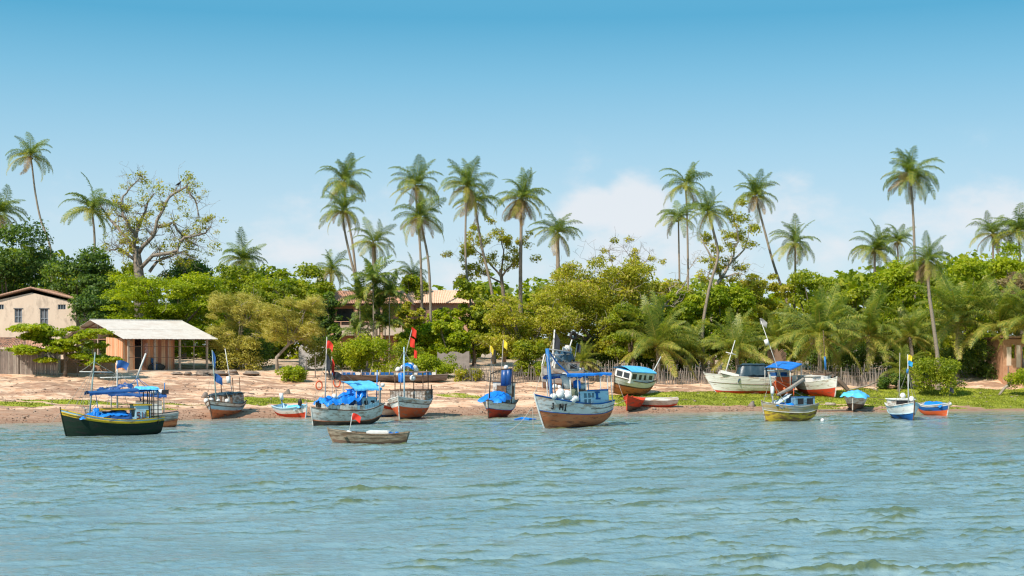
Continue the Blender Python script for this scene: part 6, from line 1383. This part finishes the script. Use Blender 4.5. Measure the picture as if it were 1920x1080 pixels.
b.add('pole', MB().beam((-1.0, .9, 1.3), (-1.2, .5, 3.2), .04).beam((-1.0, 1.0, 1.3), (-1.1, 1.2, 1.9), .04), BROWN)
for e in ((2.3, 0, 1.6), (.3, 1, 1.3), (.3, -1, 1.3)): b.rope((1.37, -.2, 4.2), e, .03, .014)
# 21 blue red skiff -------------------------------------------------------------------------------
b = Boat('skiff', 'small red and blue skiff with crumpled tarpaulin at the far right of the shore', 1754, 778, 124.0, -140 + 110 - 25, 2.9, 1.45, .95, bow=.25, rake=.25, tr=.85, wl=.08, roll=0)
b.hull([(0, .55, ORANGE, 'hull', 2), (.55, .86, BLUE, 'blue_band', 1), (.86, 1, WHITED, 'bulwark_band', 1)], .75, WHITED)
b.tarp(-1.1, 1.0, -.5, .5, lambda u, v: 1.0 + .22 * math.sin(v * 3.1), TBLUE, 'crumpled blue tarpaulin filling the small red and blue skiff', 121, .12, (14, 10))
bags(b, [(1.45, .1, 1.15, .17)], BUOYM, ['white float on the right tip of the red and blue skiff'], 'float', 'net_float')
b.pole('pole', (1.35, .25, .8), (1.35, .2, 2.5), .018, BLACK); b.flag((1.35, .2, 2.55), .35, .4, FBLK, 3, .5)
# 22 long barge behind --------------------------------------------------------------------------------
gD = GD(725, 714)
b = Boat('barge', 'long grey barge with a blue rail beached behind the blue tarpaulin boat', 722, 714, gD, 183, 13.0, 2.4, .8, bow=.35, st=.2, rake=1.2, tr=.5, vee=.4, z=G(725, 714).z - .15, sc=(.95, 1, .8))
b.hull([(0, 1, paint('barge_grey', (.24, .21, .19), (.12, .10, .08), .5), 'hull', 4)], .8, GREYW)
for k in range(22): b.box('rail_panel', (-5.2 + k * .5, 1.0, 1.12), (.44, .04, .34), BLUE if k % 4 else POLEW)
for k in range(12): b.pole('post', (-5.4 + k * .98, 1.05, .9), (-5.4 + k * .98, 1.05, 1.6), .04, POLE)
# floats on the water
for px, py, lb in ((1542, 790, 'white buoy floating right of the worn yellow boat'), ):
    q = P(px, py, WD(py)); solo('buoy', MB().blob(q + Vector((0, 0, .08)), .16, 10, 7), BUOYM, lb, 'buoy', smooth=True)
q = P(985, 787, WD(787)); solo('floating_net', MB().tube([q + Vector((-.9, 0, .03)), q + Vector((-.3, .4, .1)), q + Vector((.3, -.3, .08)), q + Vector((.9, .2, .04))], [.04, .10, .09, .03], 6), TBLUE, 'blue floating net rope left of the lettered boat', 'net')
# birds
def bird(px, py, D, lb, sc, flip=1):
    c = P(px, py, D); m = mat('bird_black', (.015, .015, .017), (.03, .03, .03), 5, .7)
    root = empty('vulture', lb, 'bird', c)
    part('body', MB().tube([(-.32 * sc * flip, 0, -.12 * sc), (-.15 * sc * flip, 0, .02 * sc), (.1 * sc * flip, 0, .14 * sc), (.2 * sc * flip, 0, .28 * sc), (.24 * sc * flip, 0, .38 * sc), (.3 * sc * flip, 0, .42 * sc), (.42 * sc * flip, 0, .38 * sc)], [.03 * sc, .13 * sc, .17 * sc, .11 * sc, .06 * sc, .065 * sc, .01 * sc], 8), m, root, True)
    for s_ in (1, -1): part('wing', MB().tube([(.1 * sc * flip, s_ * .13 * sc, .16 * sc), (-.12 * sc * flip, s_ * .15 * sc, .04 * sc), (-.42 * sc * flip, s_ * .08 * sc, -.12 * sc)], [.06 * sc, .09 * sc, .02 * sc], 6), m, root, True)
    for s_ in (1, -1): part('leg', MB().tube([(.0, s_ * .05 * sc, 0), (.02 * sc * flip, s_ * .05 * sc, -.26 * sc)], .02 * sc, 5), m, root)
bird(262, 330, 186, 'black vulture perched on the left top limb of the bare tree', 1.0, -1)
bird(335, 346, 187, 'black vulture perched at the right top of the bare tree', 1.0, 1)
